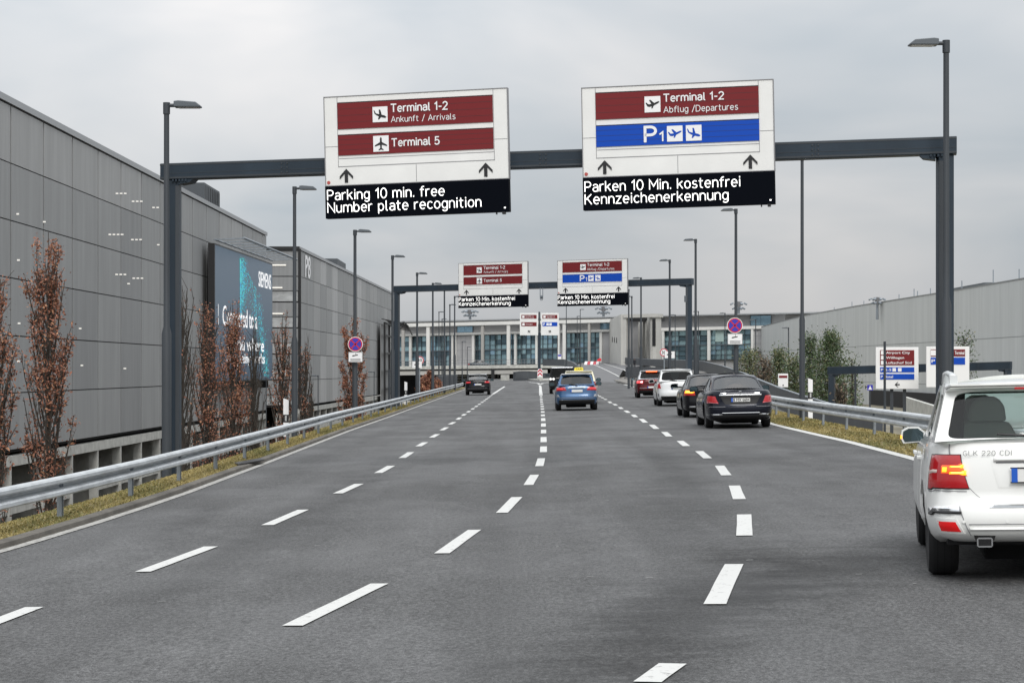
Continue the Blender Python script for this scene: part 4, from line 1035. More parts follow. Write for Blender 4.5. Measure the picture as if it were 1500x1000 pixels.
q = MB(); q.hexa([dkp(560, 585, DK + 12), dkp(860, 585, DK + 12), dkp(860, 540, DK + 12), dkp(560, 540, DK + 12)], (0, .5, 0)); q.build('abutment_wall', M_dark, BR)
q = MB()
for k in range(4): q.hexa([dkp(640, 561.6 - 3.6 * k, DK + 8), dkp(756, 561.6 - 3.6 * k, DK + 8), dkp(756, 560.2 - 3.6 * k, DK + 8), dkp(640, 560.2 - 3.6 * k, DK + 8)], (0, .3, 0))
for x in (722.5, 728.5): q.hexa([dkp(x, 556, DK + 7), dkp(x + 3, 556, DK + 7), dkp(x + 3, 546, DK + 7), dkp(x, 546, DK + 7)], (0, .3, 0))
for x in (753.5,): q.hexa([dkp(x, 560, DK - 30), dkp(x + 3, 560, DK - 30), dkp(x + 3, 546, DK - 30), dkp(x, 546, DK - 30)], (0, .3, 0))
q.build('underpass_rail', M_conc, BR)
q = MB()
for k in range(60):
    x = 572 + k * 4.0
    if x < 800: q.hexa([dkp(x, 534.6, DK + .4), dkp(x + .35, 534.6, DK + .4), dkp(x + .35, 526.5, DK + .4), dkp(x, 526.5, DK + .4)], (0, .1, 0))
for y in (526.5, 530.5): q.hexa([dkp(572, y + .5, DK + .45), dkp(800, y + .5, DK + .45), dkp(800, y, DK + .45), dkp(572, y, DK + .45)], (0, .06, 0))
q.build('railing', mat('railing_grey', (.20, .21, .22), .5), BR)

# departures ramp: leaves the road beyond the fork and climbs to the deck
def pw(mb, pts, ht, th=.35, mi=0):
    """upright parapet along a polyline of top points"""
    for a, b in zip(pts, pts[1:]):
        a, b = Vector(a), Vector(b); t = (b - a); t.z = 0; t.normalize(); nn = Vector((-t.y, t.x, 0)) * th
        mb.hexa([a - Vector((0, 0, ht)), b - Vector((0, 0, ht)), b, a], nn, mi)
ramp = []
for yl, xa, xb, d in ((566, 800, 912, 215), (560.5, 822, 909, 245), (552, 842, 907, 290), (543, 850, 912, 330), (537, 853, 935, 365), (532.5, 852, 960, 400), (531.5, 850, 1000, 425)):
    a, b = fp(xa, yl, d), fp(xb, yl, d); b.z = a.z
    ramp.append([(a.x + (b.x - a.x) * k / 4, d, a.z + (.05 if d > 225 else 0)) for k in range(5)])
sheet('departures_ramp', ramp, mat('ramp_asphalt', (.125, .125, .128), .75, noise=(.4, .2)))
def rline(name, pix, w=.22):
    rows = []
    rz = lambda d: interp([(r[0][1], r[0][2]) for r in ramp], d)
    for (x, y, d) in pix:
        X = (x - 750) / F * d; rows.append([(X - w / 2, d, rz(d) + .03), (X + w / 2, d, rz(d) + .03)])
    sheet(name, rows, M_paint)
rline('ramp_left_line', [(866, 0, 395), (876, 0, 365), (889, 0, 330), (902, 0, 300), (907, 0, 287)])
rline('ramp_right_line', [(884, 0, 395), (898, 0, 365), (914, 0, 335), (918, 0, 322)])
# kerbed island on the right of the ramp, with its white edging
isl = [gp(898, 557.6), gp(903, 553.5), gp(918, 549.5), gp(945, 551), gp(950, 563), gp(928, 566)]
mb = MB(); mb.prism([(p.x, p.y, p.z - .05) for p in isl], (0, 0, .2)); mb.build('kerbed_island', M_concd)['kind'] = 'structure'
strip('island_edge_line', [(945, 571), (926, 565.5), (912, 560.8), (899.5, 558.2), (898, 556.8), (903, 553.8)], .26, dz=.012)
# nose between the lower road and the ramp
nose = [gp(757, 555.8), gp(790.5, 557.6), gp(846, 556.3), gp(846, 552.4), gp(800, 551.6), gp(757, 552.4)]
mb = MB(); mb.prism([(p.x, p.y, p.z - .05) for p in nose], (0, 0, .22)); mb.build('fork_nose', M_conc)['kind'] = 'structure'
strip('nose_edge_line', [(752, 559.8), (775, 559.8), (788, 561.2), (791, 563.0)], .30, dz=.012)
strip('nose_edge_line', [(791, 563.0), (795, 561.2), (808, 559.4), (828, 559.0)], .30, dz=.012)
W1 = empty('parapet_wall', 'dark grey parapet at the end of the left guardrail', 'wall', (0, 0, 0))
q = MB(); pw(q, [fp(643.5, 550.5, 200), fp(657, 549.3, 222), fp(670, 548.2, 250)], 1.35); q.build('panel', M_wallg, W1)
q = MB(); pw(q, [fp(643.5, 566, 199.8), fp(657, 564.5, 221.8), fp(672, 562.3, 252)], .5, .7); q.build('footing', M_concd, W1)
for lab, pts, ht in (('dark grey parapet of the underpass left of the chevron board', [fp(755, 545.5, 316), fp(764, 544, 322), fp(773, 544, 328), fp(789, 545, 334)], 1.5),
                     ('long dark grey parapet stepping down along the left side of the departures ramp', [fp(795, 526.5, 380), fp(826, 526.8, 372), fp(838, 531, 350), fp(848, 538.5, 318), fp(852, 541.5, 300)], 1.15),
                     ('dark parapet of the lower road behind the chevron board', [fp(794, 547, 335), fp(822, 547.5, 345), fp(850, 548, 350)], .9)):
    w = empty('parapet_wall', lab, 'wall', (0, 0, 0)); q = MB(); pw(q, pts, ht); q.build('panel', M_wallg, w)
    q = MB(); pw(q, [Vector(p) + Vector((0, -.03, .08)) for p in pts], .09, .42); q.build('coping', M_pole, w)
w = empty('parapet_wall', 'long dark grey parapet right of the queue, curving down towards the right verge', 'wall', (0, 0, 0))
pts = [fp(915.5, 523.8, 372), fp(950, 526, 345), fp(990, 527, 300), fp(1030, 529.5, 240), fp(1058, 536.5, 190), fp(1087, 546.5, 150), fp(1112, 557.5, 128), fp(1140, 569, 112), fp(1169, 579, 98), fp(1219, 594, 86), fp(1279, 612, 74)]
q = MB(); pw(q, pts, 1.15); q.build('panel', M_wallg, w)
q = MB(); pw(q, [Vector(p) + Vector((0, -.02, .07)) for p in pts], .05, .1); q.build('handrail', M_post, w)
w = empty('parapet_wall', 'short dark grey block of wall beside the first braking car', 'wall', (0, 0, 0))
q = MB(); pw(q, [fp(916.2, 537.2, 285), fp(944, 537.2, 262), fp(965, 538, 245)], 1.5, .5); q.build('panel', M_wallg, w)
q = MB(); pw(q, [fp(914, 552.5, 284), fp(925, 556, 262), fp(945, 558, 245)], .5, .7); q.build('footing', M_concd, w)
# service road on the right, with its white line
sheet('side_road', [[(xr(d) + a, d, sz(d)) for a in (3.0, 6.3)] for d in (62, 70, 80, 92, 104, 120, 143, 165, 185)], M_asphl)
sheet('side_road_line', [[(xr(d) + a, d, sz(d) + .008) for a in (3.2, 3.35)] for d in (62, 70, 80, 92, 104, 120, 143, 165, 185)], M_paint)
sheet('lower_road', [[(x, d, -3.3 - .001 * x) for x in (17, 52)] for d in (30, 60, 90, 130, 180, 240)], M_asphl)
# chevron marker on the nose
p = fp(791, 556, 305); c = empty('chevron_board', 'red and white chevron board on a white base at the fork nose', 'road sign', p); k = 305 / F
q = MB(); q.prism([(-3.8 * k, 0, 4 * k), (3.8 * k, 0, 4 * k), (3.8 * k, 0, 13 * k), (2.4 * k, 0, 16 * k), (-2.4 * k, 0, 16 * k), (-3.8 * k, 0, 13 * k)], (0, .1, 0)); q.build('board', M_let, c)
q = MB()
for z0 in (5, 10):
    q.prism([(-3.4 * k, -.02, z0 * k), (0, -.02, (z0 + 3.4) * k), (0, -.02, (z0 + 6) * k), (-3.4 * k, -.02, (z0 + 2.6) * k)], (0, .015, 0)); q.prism([(3.4 * k, -.02, z0 * k), (0, -.02, (z0 + 3.4) * k), (0, -.02, (z0 + 6) * k), (3.4 * k, -.02, (z0 + 2.6) * k)], (0, .015, 0))
q.build('chevron', M_sred, c)
q = MB(); q.box((0, .2, 1.2 * k), (8.6 * k, .5, 5.6 * k)); q.box((0, .1, 3.8 * k), (6 * k, .3, 1 * k)); q.build('base', M_conc, c, bevel=.04)
# red and white water barriers and a red arrow sign on the ramp
bz = interp([(r[0][1], r[0][2]) for r in ramp], 385)
for i, x in enumerate((857.6, 861.9, 866.2, 870.5, 874.8)):
    X = (x - 750) / F * 385; col = M_let if i % 2 == 0 else M_sred
    lab = ['white barrier block at the left end of the row closing the ramp', 'red barrier block left of the middle of the row on the ramp', 'white barrier block in the middle of the row on the ramp', 'red barrier block right of the middle of the row on the ramp', 'white barrier block under the red arrow sign on the ramp'][i]
    q = MB(); q.prism([(-.25, 0, 0), (-.25, .45, 0), (-.1, .3, .62), (-.1, .15, .62)], (.52, 0, 0)); o_ = q.build('barrier_block', col); o_.location = (X, 385, bz); tag(o_, lab, 'barrier', 'red and white barrier blocks across the ramp')
p = fp(877.5, 533, 384); c = empty('arrow_sign', 'red warning sign above the right end of the ramp barriers', 'road sign', p)
q = MB(); q.prism([(-.42, 0, .55), (0, 0, .5), (.42, 0, .62), (.42, 0, 1.0), (.1, 0, 1.12), (-.3, 0, .86)], (0, .06, 0)); q.build('board', mat('signal_red', (.75, .03, .04), .4), c); q = MB(); q.tube([(0, .1, -.4), (0, .1, 1.0)], .05, 6); q.build('post', M_post, c)
p = fp(819.7, 529, 378); c = empty('info_sign', 'small white and blue sign before the glass left of the ramp', 'sign', p)
q = MB(); q.box((0, 0, .7), (.66, .12, 1.15)); q.build('board', M_let, c); q = MB(); q.box((0, -.07, 1.07), (.6, .02, .3)); q.build('blue_panel', M_sblue, c); q = MB(); q.box((0, -.07, .3), (.4, .02, .14)); q.build('lettering', M_black, c); MB().box((0, .1, -.2), (.1, .1, 1)).build('post', M_post, c)

# ------------------------------------------------------------------ pale curved hall on the right
HL = empty('airport_hall', 'huge pale grey windowless hall with a long curving wall on the right', 'hall building', (0, 0, 0))
hp = [(54.0, 80, 11.4), (55.2, 140, 11.5), (55.3, 200, 11.5), (54.8, 260, 11.5), (53.8, 320, 11.6), (52.6, 365, 11.4), (51.2, 395, 10.8), (49.8, 409, 10.2), (52.5, 418, 10.2)]
M_hall = bpy.data.materials.new('hall_cladding'); M_hall.use_nodes = True
t = M_hall.node_tree; b = t.nodes['Principled BSDF']; b.inputs['Roughness'].default_value = .6
co = t.nodes.new("ShaderNodeTexCoord"); mm = t.nodes.new("ShaderNodeMapping"); mm.inputs['Scale'].default_value = (.5, .5, .03); t.links.new(co.outputs['Object'], mm.inputs[0])
nz = t.nodes.new("ShaderNodeTexNoise"); nz.inputs['Scale'].default_value = 1.6; nz.inputs['Detail'].default_value = 6; nz.inputs['Roughness'].default_value = .7; t.links.new(mm.outputs[0], nz.inputs['Vector'])
rr = t.nodes.new("ShaderNodeValToRGB"); rr.color_ramp.elements[0].position = .3; rr.color_ramp.elements[1].position = .7
rr.color_ramp.elements[0].color = (.47, .485, .475, 1); rr.color_ramp.elements[1].color = (.58, .595, .585, 1); t.links.new(nz.outputs[0], rr.inputs[0]); t.links.new(rr.outputs[0], b.inputs['Base Color'])
q = MB()
for a, b_ in zip(hp, hp[1:]): q.hexa([(a[0], a[1], -6), (b_[0], b_[1], -6), (b_[0], b_[1], b_[2]), (a[0], a[1], a[2])], (8, 0, 0))
q.build('wall', M_hall, HL)
q = MB()
for a, b_ in zip(hp[:-2], hp[1:-1]):
    for z in (5.3, -.2): q.hexa([(a[0] - .012, a[1], z), (b_[0] - .012, b_[1], z), (b_[0] - .012, b_[1], z + .07), (a[0] - .012, a[1], z + .07)], (.01, 0, 0))
    q.hexa([(a[0] - .06, a[1], a[2] + .002), (b_[0] - .06, b_[1], b_[2] + .002), (b_[0] - .06, b_[1], b_[2] + .14), (a[0] - .06, a[1], a[2] + .14)], (.4, 0, 0))
q.build('joint_and_coping', mat('hall_joint', (.22, .23, .23), .6), HL)
q = MB()
for y in range(150, 330, 9):
    for z in (1.5, .7): 
        if random.random() < .6: q.box((interp([(p_[1], p_[0]) for p_ in hp], y) - .03, y + random.random() * 3, z - 2 * random.random()), (.05, .4, .5))
q.build('vent', M_trim, HL)
q = MB(); q.box((57.2, 252, 11.7), (3, 21, .62)); q.build('roof_unit', MATS['roof_unit_dark'], HL)
q = MB(); q.hexa([(53.6, 175, -4), (54.5, 330, -4), (54.5, 330, -1.3), (53.6, 175, -1.3)], (-.4, 0, 0)); q.build('ground_floor_opening', M_dark, HL)
hx = lambda d: interp([(p_[1], p_[0]) for p_ in hp], d)
for i, (x, yt) in enumerate([(1222, 450), (1248, 442), (1265.5, 440.5), (1317, 431), (1339, 423), (1344, 426), (1363, 422), (1409, 411), (1455, 395), (1493, 394)]):
    d = min(range(90, 400), key=lambda e: abs((x - 750) / F * e - hx(e) - .6)); p = fp(x, yt, d)
    labs = ['first thin rod on the hall roof from the left end', 'second thin rod on the hall roof from the left end', 'third thin rod on the hall roof, left of the floodlight mast', 'first thin rod on the hall roof right of the floodlight mast', 'taller of two thin rods close together on the hall roof left of the gantry column', 'shorter of two thin rods close together on the hall roof left of the gantry column', 'thin rod on the hall roof just left of the near gantry column', 'thin rod above the dark roof box right of the near gantry column', 'tall thin rod on the hall roof near the right edge', 'rightmost thin rod on the hall roof at the edge of the picture']
    o_ = MB().tube([(0, 0, -.2), (0, 0, p.z - 11.5)], .07, 6).build('roof_rod', M_post); o_.location = (p.x, d, 11.5); tag(o_, labs[i], 'rod', 'thin rods along the hall roof')
w = empty('retaining_wall', 'low pale concrete wall along the lower road before the hall', 'wall', (0, 0, 0))
q = MB(); pw(q, [(34, 178, -.6), (31, 150, -.95), (28, 118, -1.5), (30, 95, -2.0), (36, 70, -2.2)], 1.6); q.build('wall', M_conc, w)
# small gantry with two direction boards over the lower road
SA, SB = fp(1218.5, 0, 108), fp(1476, 0, 103)
gantry('low dark gantry over the side road at the right, in front of the pale hall', (SA.x, 108), (SB.x, 103), fp(1218, 548.5, 108).z, fp(1476, 541.5, 103).z, -3.2, -3.3, .42, .34)
def side_board(label, x0, x1, y0, y1, d, rows, arrow):
    bl, br = fp(x0, y1, d), fp(x1, y1, d - (x1 - x0) * d / F * .12); W = (br - bl).length; hb = (y1 - y0) * d / F
    c = empty('overhead_sign', label, 'road sign', basis=frame(bl, br - bl), group='white direction boards at the right by the hall')
    bd = MB().box((W / 2, .1, hb / 2), (W, .2, hb)).build('board', mat('side_sign_white', (.84, .84, .83), .45), c, bevel=.015)
    for (v0, v1, mm, txts, icons, tx) in rows:
        pn = MB().box((W * .5, -.012, hb * (1 - (v0 + v1) / 2)), (W * .80, .03, hb * (v1 - v0))).build('destination_panel', mm, bd)
        q = MB(); n_ = len(txts)
        for i, (s, u0, u1) in enumerate(txts):
            zc = hb * (1 - v0 - (v1 - v0) * (i + .5) / n_); cap = hb * (v1 - v0) / n_ * .46
            put_text(q, s, W * u0, W * u1, zc - cap / 2, cap, -.032, 0, .02); q.build('lettering', M_let, pn); q = MB()
            if icons == 'left': q.box((W * .165, -.029, zc), (cap * 1.7, .006, cap * 1.7)); q.build('pictogram', M_let, pn); q = MB()
        if icons == 'mid':
            for u in (.43, .56): q.box((W * u, -.029, hb * (1 - (v0 + v1) / 2)), (hb * (v1 - v0) * .7, .006, hb * (v1 - v0) * .7)); q.build('pictogram', M_let, pn); q = MB()
    if arrow:
        q = MB(); arrow_geo(q, W * .5, hb * .045, hb * .12, -.003, rot=R(90)); q.build('arrow', M_black, bd)
    for u in (.38, .68):
        MB().box((W * u, .3, -1.6 + hb * .3), (.16, .16, 4.4 + hb * .6)).build('post', M_pole, c)
    return c
side_board('white direction board with Airport City on maroon and two blue parking rows', 1283, 1345.5, 508.5, 569.5, 104, [(.07, .43, M_red, [('Airport City', .24, .80), ('Willhagen', .24, .66), ('Luftschof Süd', .24, .84)], 'left', 0), (.48, .60, M_blue, [('P 2-5', .12, .36)], 'mid', 0), (.64, .77, M_blue, [('P Hotel', .12, .40)], None, 0)], True)
side_board('white direction board half hidden behind the right column of the near gantry', 1357, 1420, 507.5, 567, 101.5, [(.07, .24, M_red, [('Terminal', .66, .88)], 'left', 0), (.27, .44, M_blue, [('P', .12, .20)], None, 0)], False)
c = empty('information_board', 'small white information board with a dark red bar beside the pines', 'sign', fp(1147, 575, 122)); k = 122 / F
q = MB(); q.box((0, 0, 18 * k), (14.5 * k, .1, 20 * k)); bd = q.build('board', MATS['side_sign_white'], c, bevel=.01); q = MB(); q.box((0, -.06, 23.5 * k), (12 * k, .02, 3.4 * k)); q.build('destination_panel', M_red, bd)
q = MB(); q.box((0, -.06, 11 * k), (1.6 * k, .02, 2 * k)); q.build('symbol', M_black, bd); q = MB(); q.box((-4 * k, .1, 0), (.1, .1, 22 * k)); q.box((4 * k, .1, 0), (.1, .1, 22 * k)); q.build('post', M_pole, c)
c = empty('pedestrian_sign', 'square blue pedestrian crossing sign on a thin post before the hall', 'road sign', fp(1274.5, 590, 112)); k = 112 / F
q = MB(); q.box((0, 0, 22.5 * k), (8 * k, .05, 8 * k)); bd = q.build('board', M_sblue, c); q = MB(); q.add([(-2.8 * k, -.03, 19.5 * k), (2.8 * k, -.03, 19.5 * k), (0, -.03, 25.5 * k)], [(0, 1, 2)]); q.build('triangle', M_let, bd); MB().box((0, .06, 6 * k), (.08, .08, 34 * k)).build('post', M_pole, c)
for x, y0, y1, d, lab in ((1296, 500, 596, 95, 'thin dark pole passing in front of the Airport City board'), (1253, 540, 590, 118, 'thin dark pole left of the blue pedestrian sign')):
    b_ = fp(x, y1, d); t_ = fp(x, y0, d); o_ = MB().tube([(0, 0, -1.5), (0, 0, t_.z - b_.z)], .06, 8).build('pole', M_pole); o_.location = b_; tag(o_, lab, 'pole')

# ------------------------------------------------------------------ trees
M_bark = mat('bark_grey_brown', (.050, .042, .034), .9, noise=(5, .3))
M_leafr = [mat('leaf_russet', (.31, .125, .075), .75), mat('leaf_brown', (.19, .09, .06), .75), mat('leaf_orange', (.40, .20, .11), .75)]
M_pine = [mat('needle_mid', (.088, .130, .055), .7), mat('needle_dark', (.050, .078, .038), .7), mat('needle_olive', (.17, .165, .08), .7)]
def upright_tree(name, label, px, ytop, d, width_px, zg, leaves, seed, group=None, fill=1.0, bare=0.0, leaf=.044, lm=None):
    rnd = random.Random(seed); t = fp(px, ytop, d); h = t.z - zg; rw = width_px / 2 * d / F
    root = empty(name, label, 'tree', (t.x, d, zg), group=group)
    q = MB(); q.tube([(0, 0, -.3), (.03, 0, h * .3), (-.02, .03, h * .6), (0, 0, h)], [.10, .085, .05, .008], 7); q.build('trunk', M_bark, root, smooth=True)
    br = MB(); lf = MB(); tips = []
    nb = 46
    for i in range(nb):
        z0 = h * (.16 + .66 * (i / nb)); an = i * 2.4 + rnd.uniform(-.3, .3); L = h * rnd.uniform(.16, .30) * (1 - .45 * i / nb)
        prof = 1.0 - .35 * abs(i / nb - .35) - .5 * max(0, i / nb - .55)
        out_ = rw * 1.10 * prof * rnd.uniform(.5, 1.05)
        p = []; 
        for k in range(6):
            s = k / 5; rr = out_ * (s ** .75); a2 = an + rnd.uniform(-.15, .15)
            p.append(Vector((math.cos(a2) * rr, math.sin(a2) * rr, z0 + L * s + .12 * s * s * h * .3)))
        br.tube(p, [.030 - .0044 * k for k in range(6)], 4, cap=False)
        for m_ in range(10):
            s = rnd.uniform(.2, 1); k = min(4, int(s * 5)); c = p[k].lerp(p[k + 1], s * 5 - k)
            e = c + Vector((rnd.gauss(0, .11), rnd.gauss(0, .11), rnd.uniform(.18, .55)))
            br.tube([c, e], [.012, .005], 3, cap=False); tips.append((c, e, i / nb))
    br.build('branches', M_bark, root)
    if leaves:
        dens = {}
        n = 0
        leaves = int(leaves * 2.1)
        while n < leaves:
            c, e, hh = rnd.choice(tips)
            key = (round(c.x / (rw * .8)), round(c.y / (rw * .8)), round(c.z / .55))
            if key not in dens: dens[key] = rnd.random() ** (2.0 / fill)
            if rnd.random() > dens[key] + .06 or hh < bare * rnd.random(): n += .12; continue
            p = c.lerp(e, rnd.random()) + Vector([rnd.gauss(0, .07) for _ in range(3)])
            s = leaf * rnd.uniform(.6, 1.35); a = Vector([rnd.gauss(0, 1) for _ in range(3)]).normalized(); b_ = a.cross(Vector([rnd.gauss(0, 1) for _ in range(3)])).normalized()
            v = rnd.random(); mi = 0 if v < .5 else (1 if v < .8 else 2)
            lf.add([p - a * s, p + b_ * s * .5, p + a * s, p - b_ * s * .45], [(0, 1, 2, 3)], mi); n += 1
        lf.build('crown', lm or M_leafr, root)
    return root
TG = 'upright oaks in front of the garage'
upright_tree('oak_tree', 'tall narrow russet oak at the left, tallest in front of the garage', 71, 340, 52, 82, -4.6, 3600, 3, TG, 1.5)
upright_tree('oak_tree', 'russet oak cut off by the left edge of the picture', -12, 395, 47, 66, -4.2, 2600, 4, TG, 1.4)
upright_tree('oak_tree', 'nearly bare oak just right of the near left gantry column', 267, 418, 66, 48, -5.4, 60, 5, TG, .4)
upright_tree('oak_tree', 'russet oak at the left edge of the advert screen', 303, 452, 72, 50, -5.5, 2300, 6, TG, 1.3)
upright_tree('oak_tree', 'densest russet oak in front of the middle of the advert screen', 341, 440, 78, 52, -5.6, 3300, 7, TG, 2.4)
upright_tree('oak_tree', 'bare thin oak in front of the right part of the advert screen', 372, 470, 84, 30, -5.6, 40, 8, TG, .4)
upright_tree('oak_tree', 'sparse brown oak between the advert screen and the second lamp post', 414, 462, 92, 46, -5.7, 1500, 9, TG, 1.0, leaf=.05)
upright_tree('oak_tree', 'thin half bare oak just right of the lamp post beside the advert screen', 447, 500, 100, 26, -5.7, 420, 10, TG, .7, leaf=.05)
upright_tree('oak_tree', 'dense russet oak behind the left no stopping sign', 517, 466, 116, 50, -5.9, 3600, 11, TG, 2.6, leaf=.07)
upright_tree('young_tree', 'tiny bare sapling beside the low lamp before the second garage', 456, 572, 120, 10, -5.9, 0, 12)
upright_tree('oak_tree', 'low russet brown oak beside the far end of the left guardrail', 626, 546, 185, 36, -4.5, 2600, 13, TG, 2.6, leaf=.13)
upright_tree('oak_tree', 'small brown oak right of the left camera plate at the guardrail end', 641, 556, 196, 18, -4, 1200, 14, TG, 2.2, leaf=.12)
def undergrowth(seed):
    rnd = random.Random(seed); q = MB()
    for _ in range(700):
        d = rnd.uniform(34, 110); x = xl(d) - rnd.uniform(3.4, 7); z = interp(sorted([(a, b) for a, b in lslope(d)]), x)
        for k in range(3):
            e = Vector((x + rnd.gauss(0, .25), d + rnd.gauss(0, .25), z + rnd.uniform(.25, .9))); q.tube([(x, d, z - .05), e], [.012, .005], 3, k % 1, cap=False)
        for k in range(5):
            p = Vector((x + rnd.gauss(0, .3), d + rnd.gauss(0, .3), z + rnd.uniform(.02, .6))); s = rnd.uniform(.03, .08)
            a = Vector([rnd.gauss(0, 1) for _ in range(3)]).normalized(); b_ = a.cross(Vector((rnd.gauss(0, 1), .3, 1))).normalized()
            q.add([p - a * s, p + b_ * s * .5, p + a * s, p - b_ * s * .5], [(0, 1, 2, 3)], 1 + (rnd.random() < .5))
    tag(q.build('undergrowth', [M_bark, M_leafr[1], mat('dry_twig', (.16, .13, .09), .9)]), 'dry brown undergrowth on the bank between guardrail and garage', 'undergrowth', kind='stuff')
undergrowth(5)

def pine(label, px, ytop, d, wpx, zg, seed, n=2600, mix=(.55, .3, .15), ragged=.8, leaf=.17, conic=.9):
    wpx *= 1.15
    rnd = random.Random(seed); t = fp(px, ytop, d); h = t.z - zg; rw = wpx / 2 * d / F
    root = empty('pine_tree', label, 'tree', (t.x, d, zg), group='pines and bushes in front of the hall')
    q = MB(); q.tube([(0, 0, -.4), (.05, 0, h * .5), (0, 0, h * .97)], [.14, .10, .02], 7)
    tufts = []
    for i in range(90):
        s = i / 89; z0 = h * (.10 + .86 * s); an = i * 2.4 + rnd.uniform(-.5, .5)
        prof = (1 - s) ** conic * (1 if s > .18 else .8) + .08
        L = rw * prof * rnd.uniform(1 - ragged * .55, 1.12)
        e = Vector((math.cos(an) * L, math.sin(an) * L, z0 + L * rnd.uniform(.12, .55))); c0 = Vector((0, 0, z0))
        q.tube([c0, e], [.035, .010], 4, cap=False)
        for k in range(7):
            f = rnd.uniform(.25, 1.05); tufts.append((c0.lerp(e, f) + Vector([rnd.gauss(0, .16) for _ in range(3)]), rnd.uniform(.22, .50)))
    q.build('trunk', M_bark, root)
    lf = MB()
    for _ in range(int(n * 1.7)):
        c, rad = rnd.choice(tufts); p = c + Vector([rnd.gauss(0, rad * .6) for _ in range(3)])
        a = Vector((rnd.gauss(0, .7), rnd.gauss(0, .7), rnd.uniform(.1, 1))).normalized(); b_ = a.cross(Vector([rnd.gauss(0, 1) for _ in range(3)])).normalized(); s = leaf * rnd.uniform(.6, 1.3)
        v = rnd.random(); mi = 0 if v < mix[0] else (1 if v < mix[0] + mix[1] else 2)
        lf.add([p, p + a * s * .5 + b_ * s * .22, p + a * s, p + a * s * .5 - b_ * s * .22], [(0, 1, 2, 3)], mi)
    lf.build('crown', M_pine, root)
pine('large green pine with a broad crown right of the lamp pole, before the hall', 1217, 486, 128, 78, -3.2, 31, 5200, conic=.62)
pine('dark pine just behind and right of the tall lamp pole on the right verge', 1186, 489, 140, 52, -3.2, 32, 3200, mix=(.35, .55, .1), conic=.7)
pine('olive pine with a pointed top left of the tall lamp pole', 1141, 511, 146, 62, -3.4, 33, 3400, mix=(.4, .2, .4), conic=.6)
pine('low olive bush like pine behind the black saloon roof', 1098, 514, 156, 60, -3.4, 34, 3400, mix=(.3, .15, .55), conic=.35)
pine('small olive pine between the pointed pine and the lamp pole', 1163, 521, 134, 40, -3.2, 35, 2200, mix=(.4, .25, .35), conic=.6)
pine('thin pine at the right flank of the large green pine', 1248, 522, 122, 24, -3.2, 36, 700, conic=.7)
pine('small ragged tree behind the right near gantry column before the hall', 1412, 486, 125, 54, -3.6, 37, 900, mix=(.3, .6, .1), ragged=1.3, conic=.5)
def brown_bush(label, px, ytop, d, wpx, zg, seed, n):
    r_ = upright_tree('bush', label, px, ytop, d, wpx, zg, n, seed, 'pines and bushes in front of the hall', 2.2, leaf=.09, lm=[mat('dry_leaf_%d' % i, c_, .85) for i, c_ in enumerate(((.17, .125, .085), (.12, .09, .06), (.22, .17, .11)))]); r_['category'] = 'bush'
brown_bush('bare brownish bush between two olive pines behind the black saloon', 1119, 520, 142, 34, -3.2, 41, 500)
brown_bush('bare bush under the small gantry next to its left column', 1232, 560, 106, 24, -3.2, 42, 160)

# ------------------------------------------------------------------ cars
def cr(pts, x):     # smooth interpolation through (x, y) points
    if x <= pts[0][0]: return pts[0][1]
    if x >= pts[-1][0]: return pts[-1][1]
    for i in range(len(pts) - 1):
        if pts[i][0] <= x <= pts[i + 1][0]:
            (x0, y0), (x1, y1) = pts[i], pts[i + 1]; u = (x - x0) / (x1 - x0)
            m0 = (y1 - (pts[i - 1][1] if i else y0)) / (x1 - (pts[i - 1][0] if i else x0)) * (x1 - x0)
            m1 = ((pts[i + 2][1] if i + 2 < len(pts) else y1) - y0) / ((pts[i + 2][0] if i + 2 < len(pts) else x1) - x0) * (x1 - x0)
            return (2 * u ** 3 - 3 * u * u + 1) * y0 + (u ** 3 - 2 * u * u + u) * m0 + (-2 * u ** 3 + 3 * u * u) * y1 + (u ** 3 - u * u) * m1
PROF_HATCH = [(0, .90, .17, .22), (.07, .955, .06, .11), (.2, .985, .005, .03), (.40, 1.0, 0, 0), (.52, 1.0, .03, .02), (.72, .995, .055, .06), (.9, .965, .075, .13), (1, .92, .11, .22)]
PROF_SEDAN = [(0, .90, .16, .22), (.07, .955, .05, .11), (.2, .985, .005, .03), (.42, 1.0, 0, 0), (.54, 1.0, .03, .02), (.74, .99, .05, .06), (.92, .955, .05, .13), (1, .905, .09, .24)]
def car_paint(name, col, metal=.0, rough=.3):
    return mat('paint_' + name, col, rough, metal=metal, coat=.8 if max(col) > .1 else .42, spec=.5 if max(col) > .2 else .05)
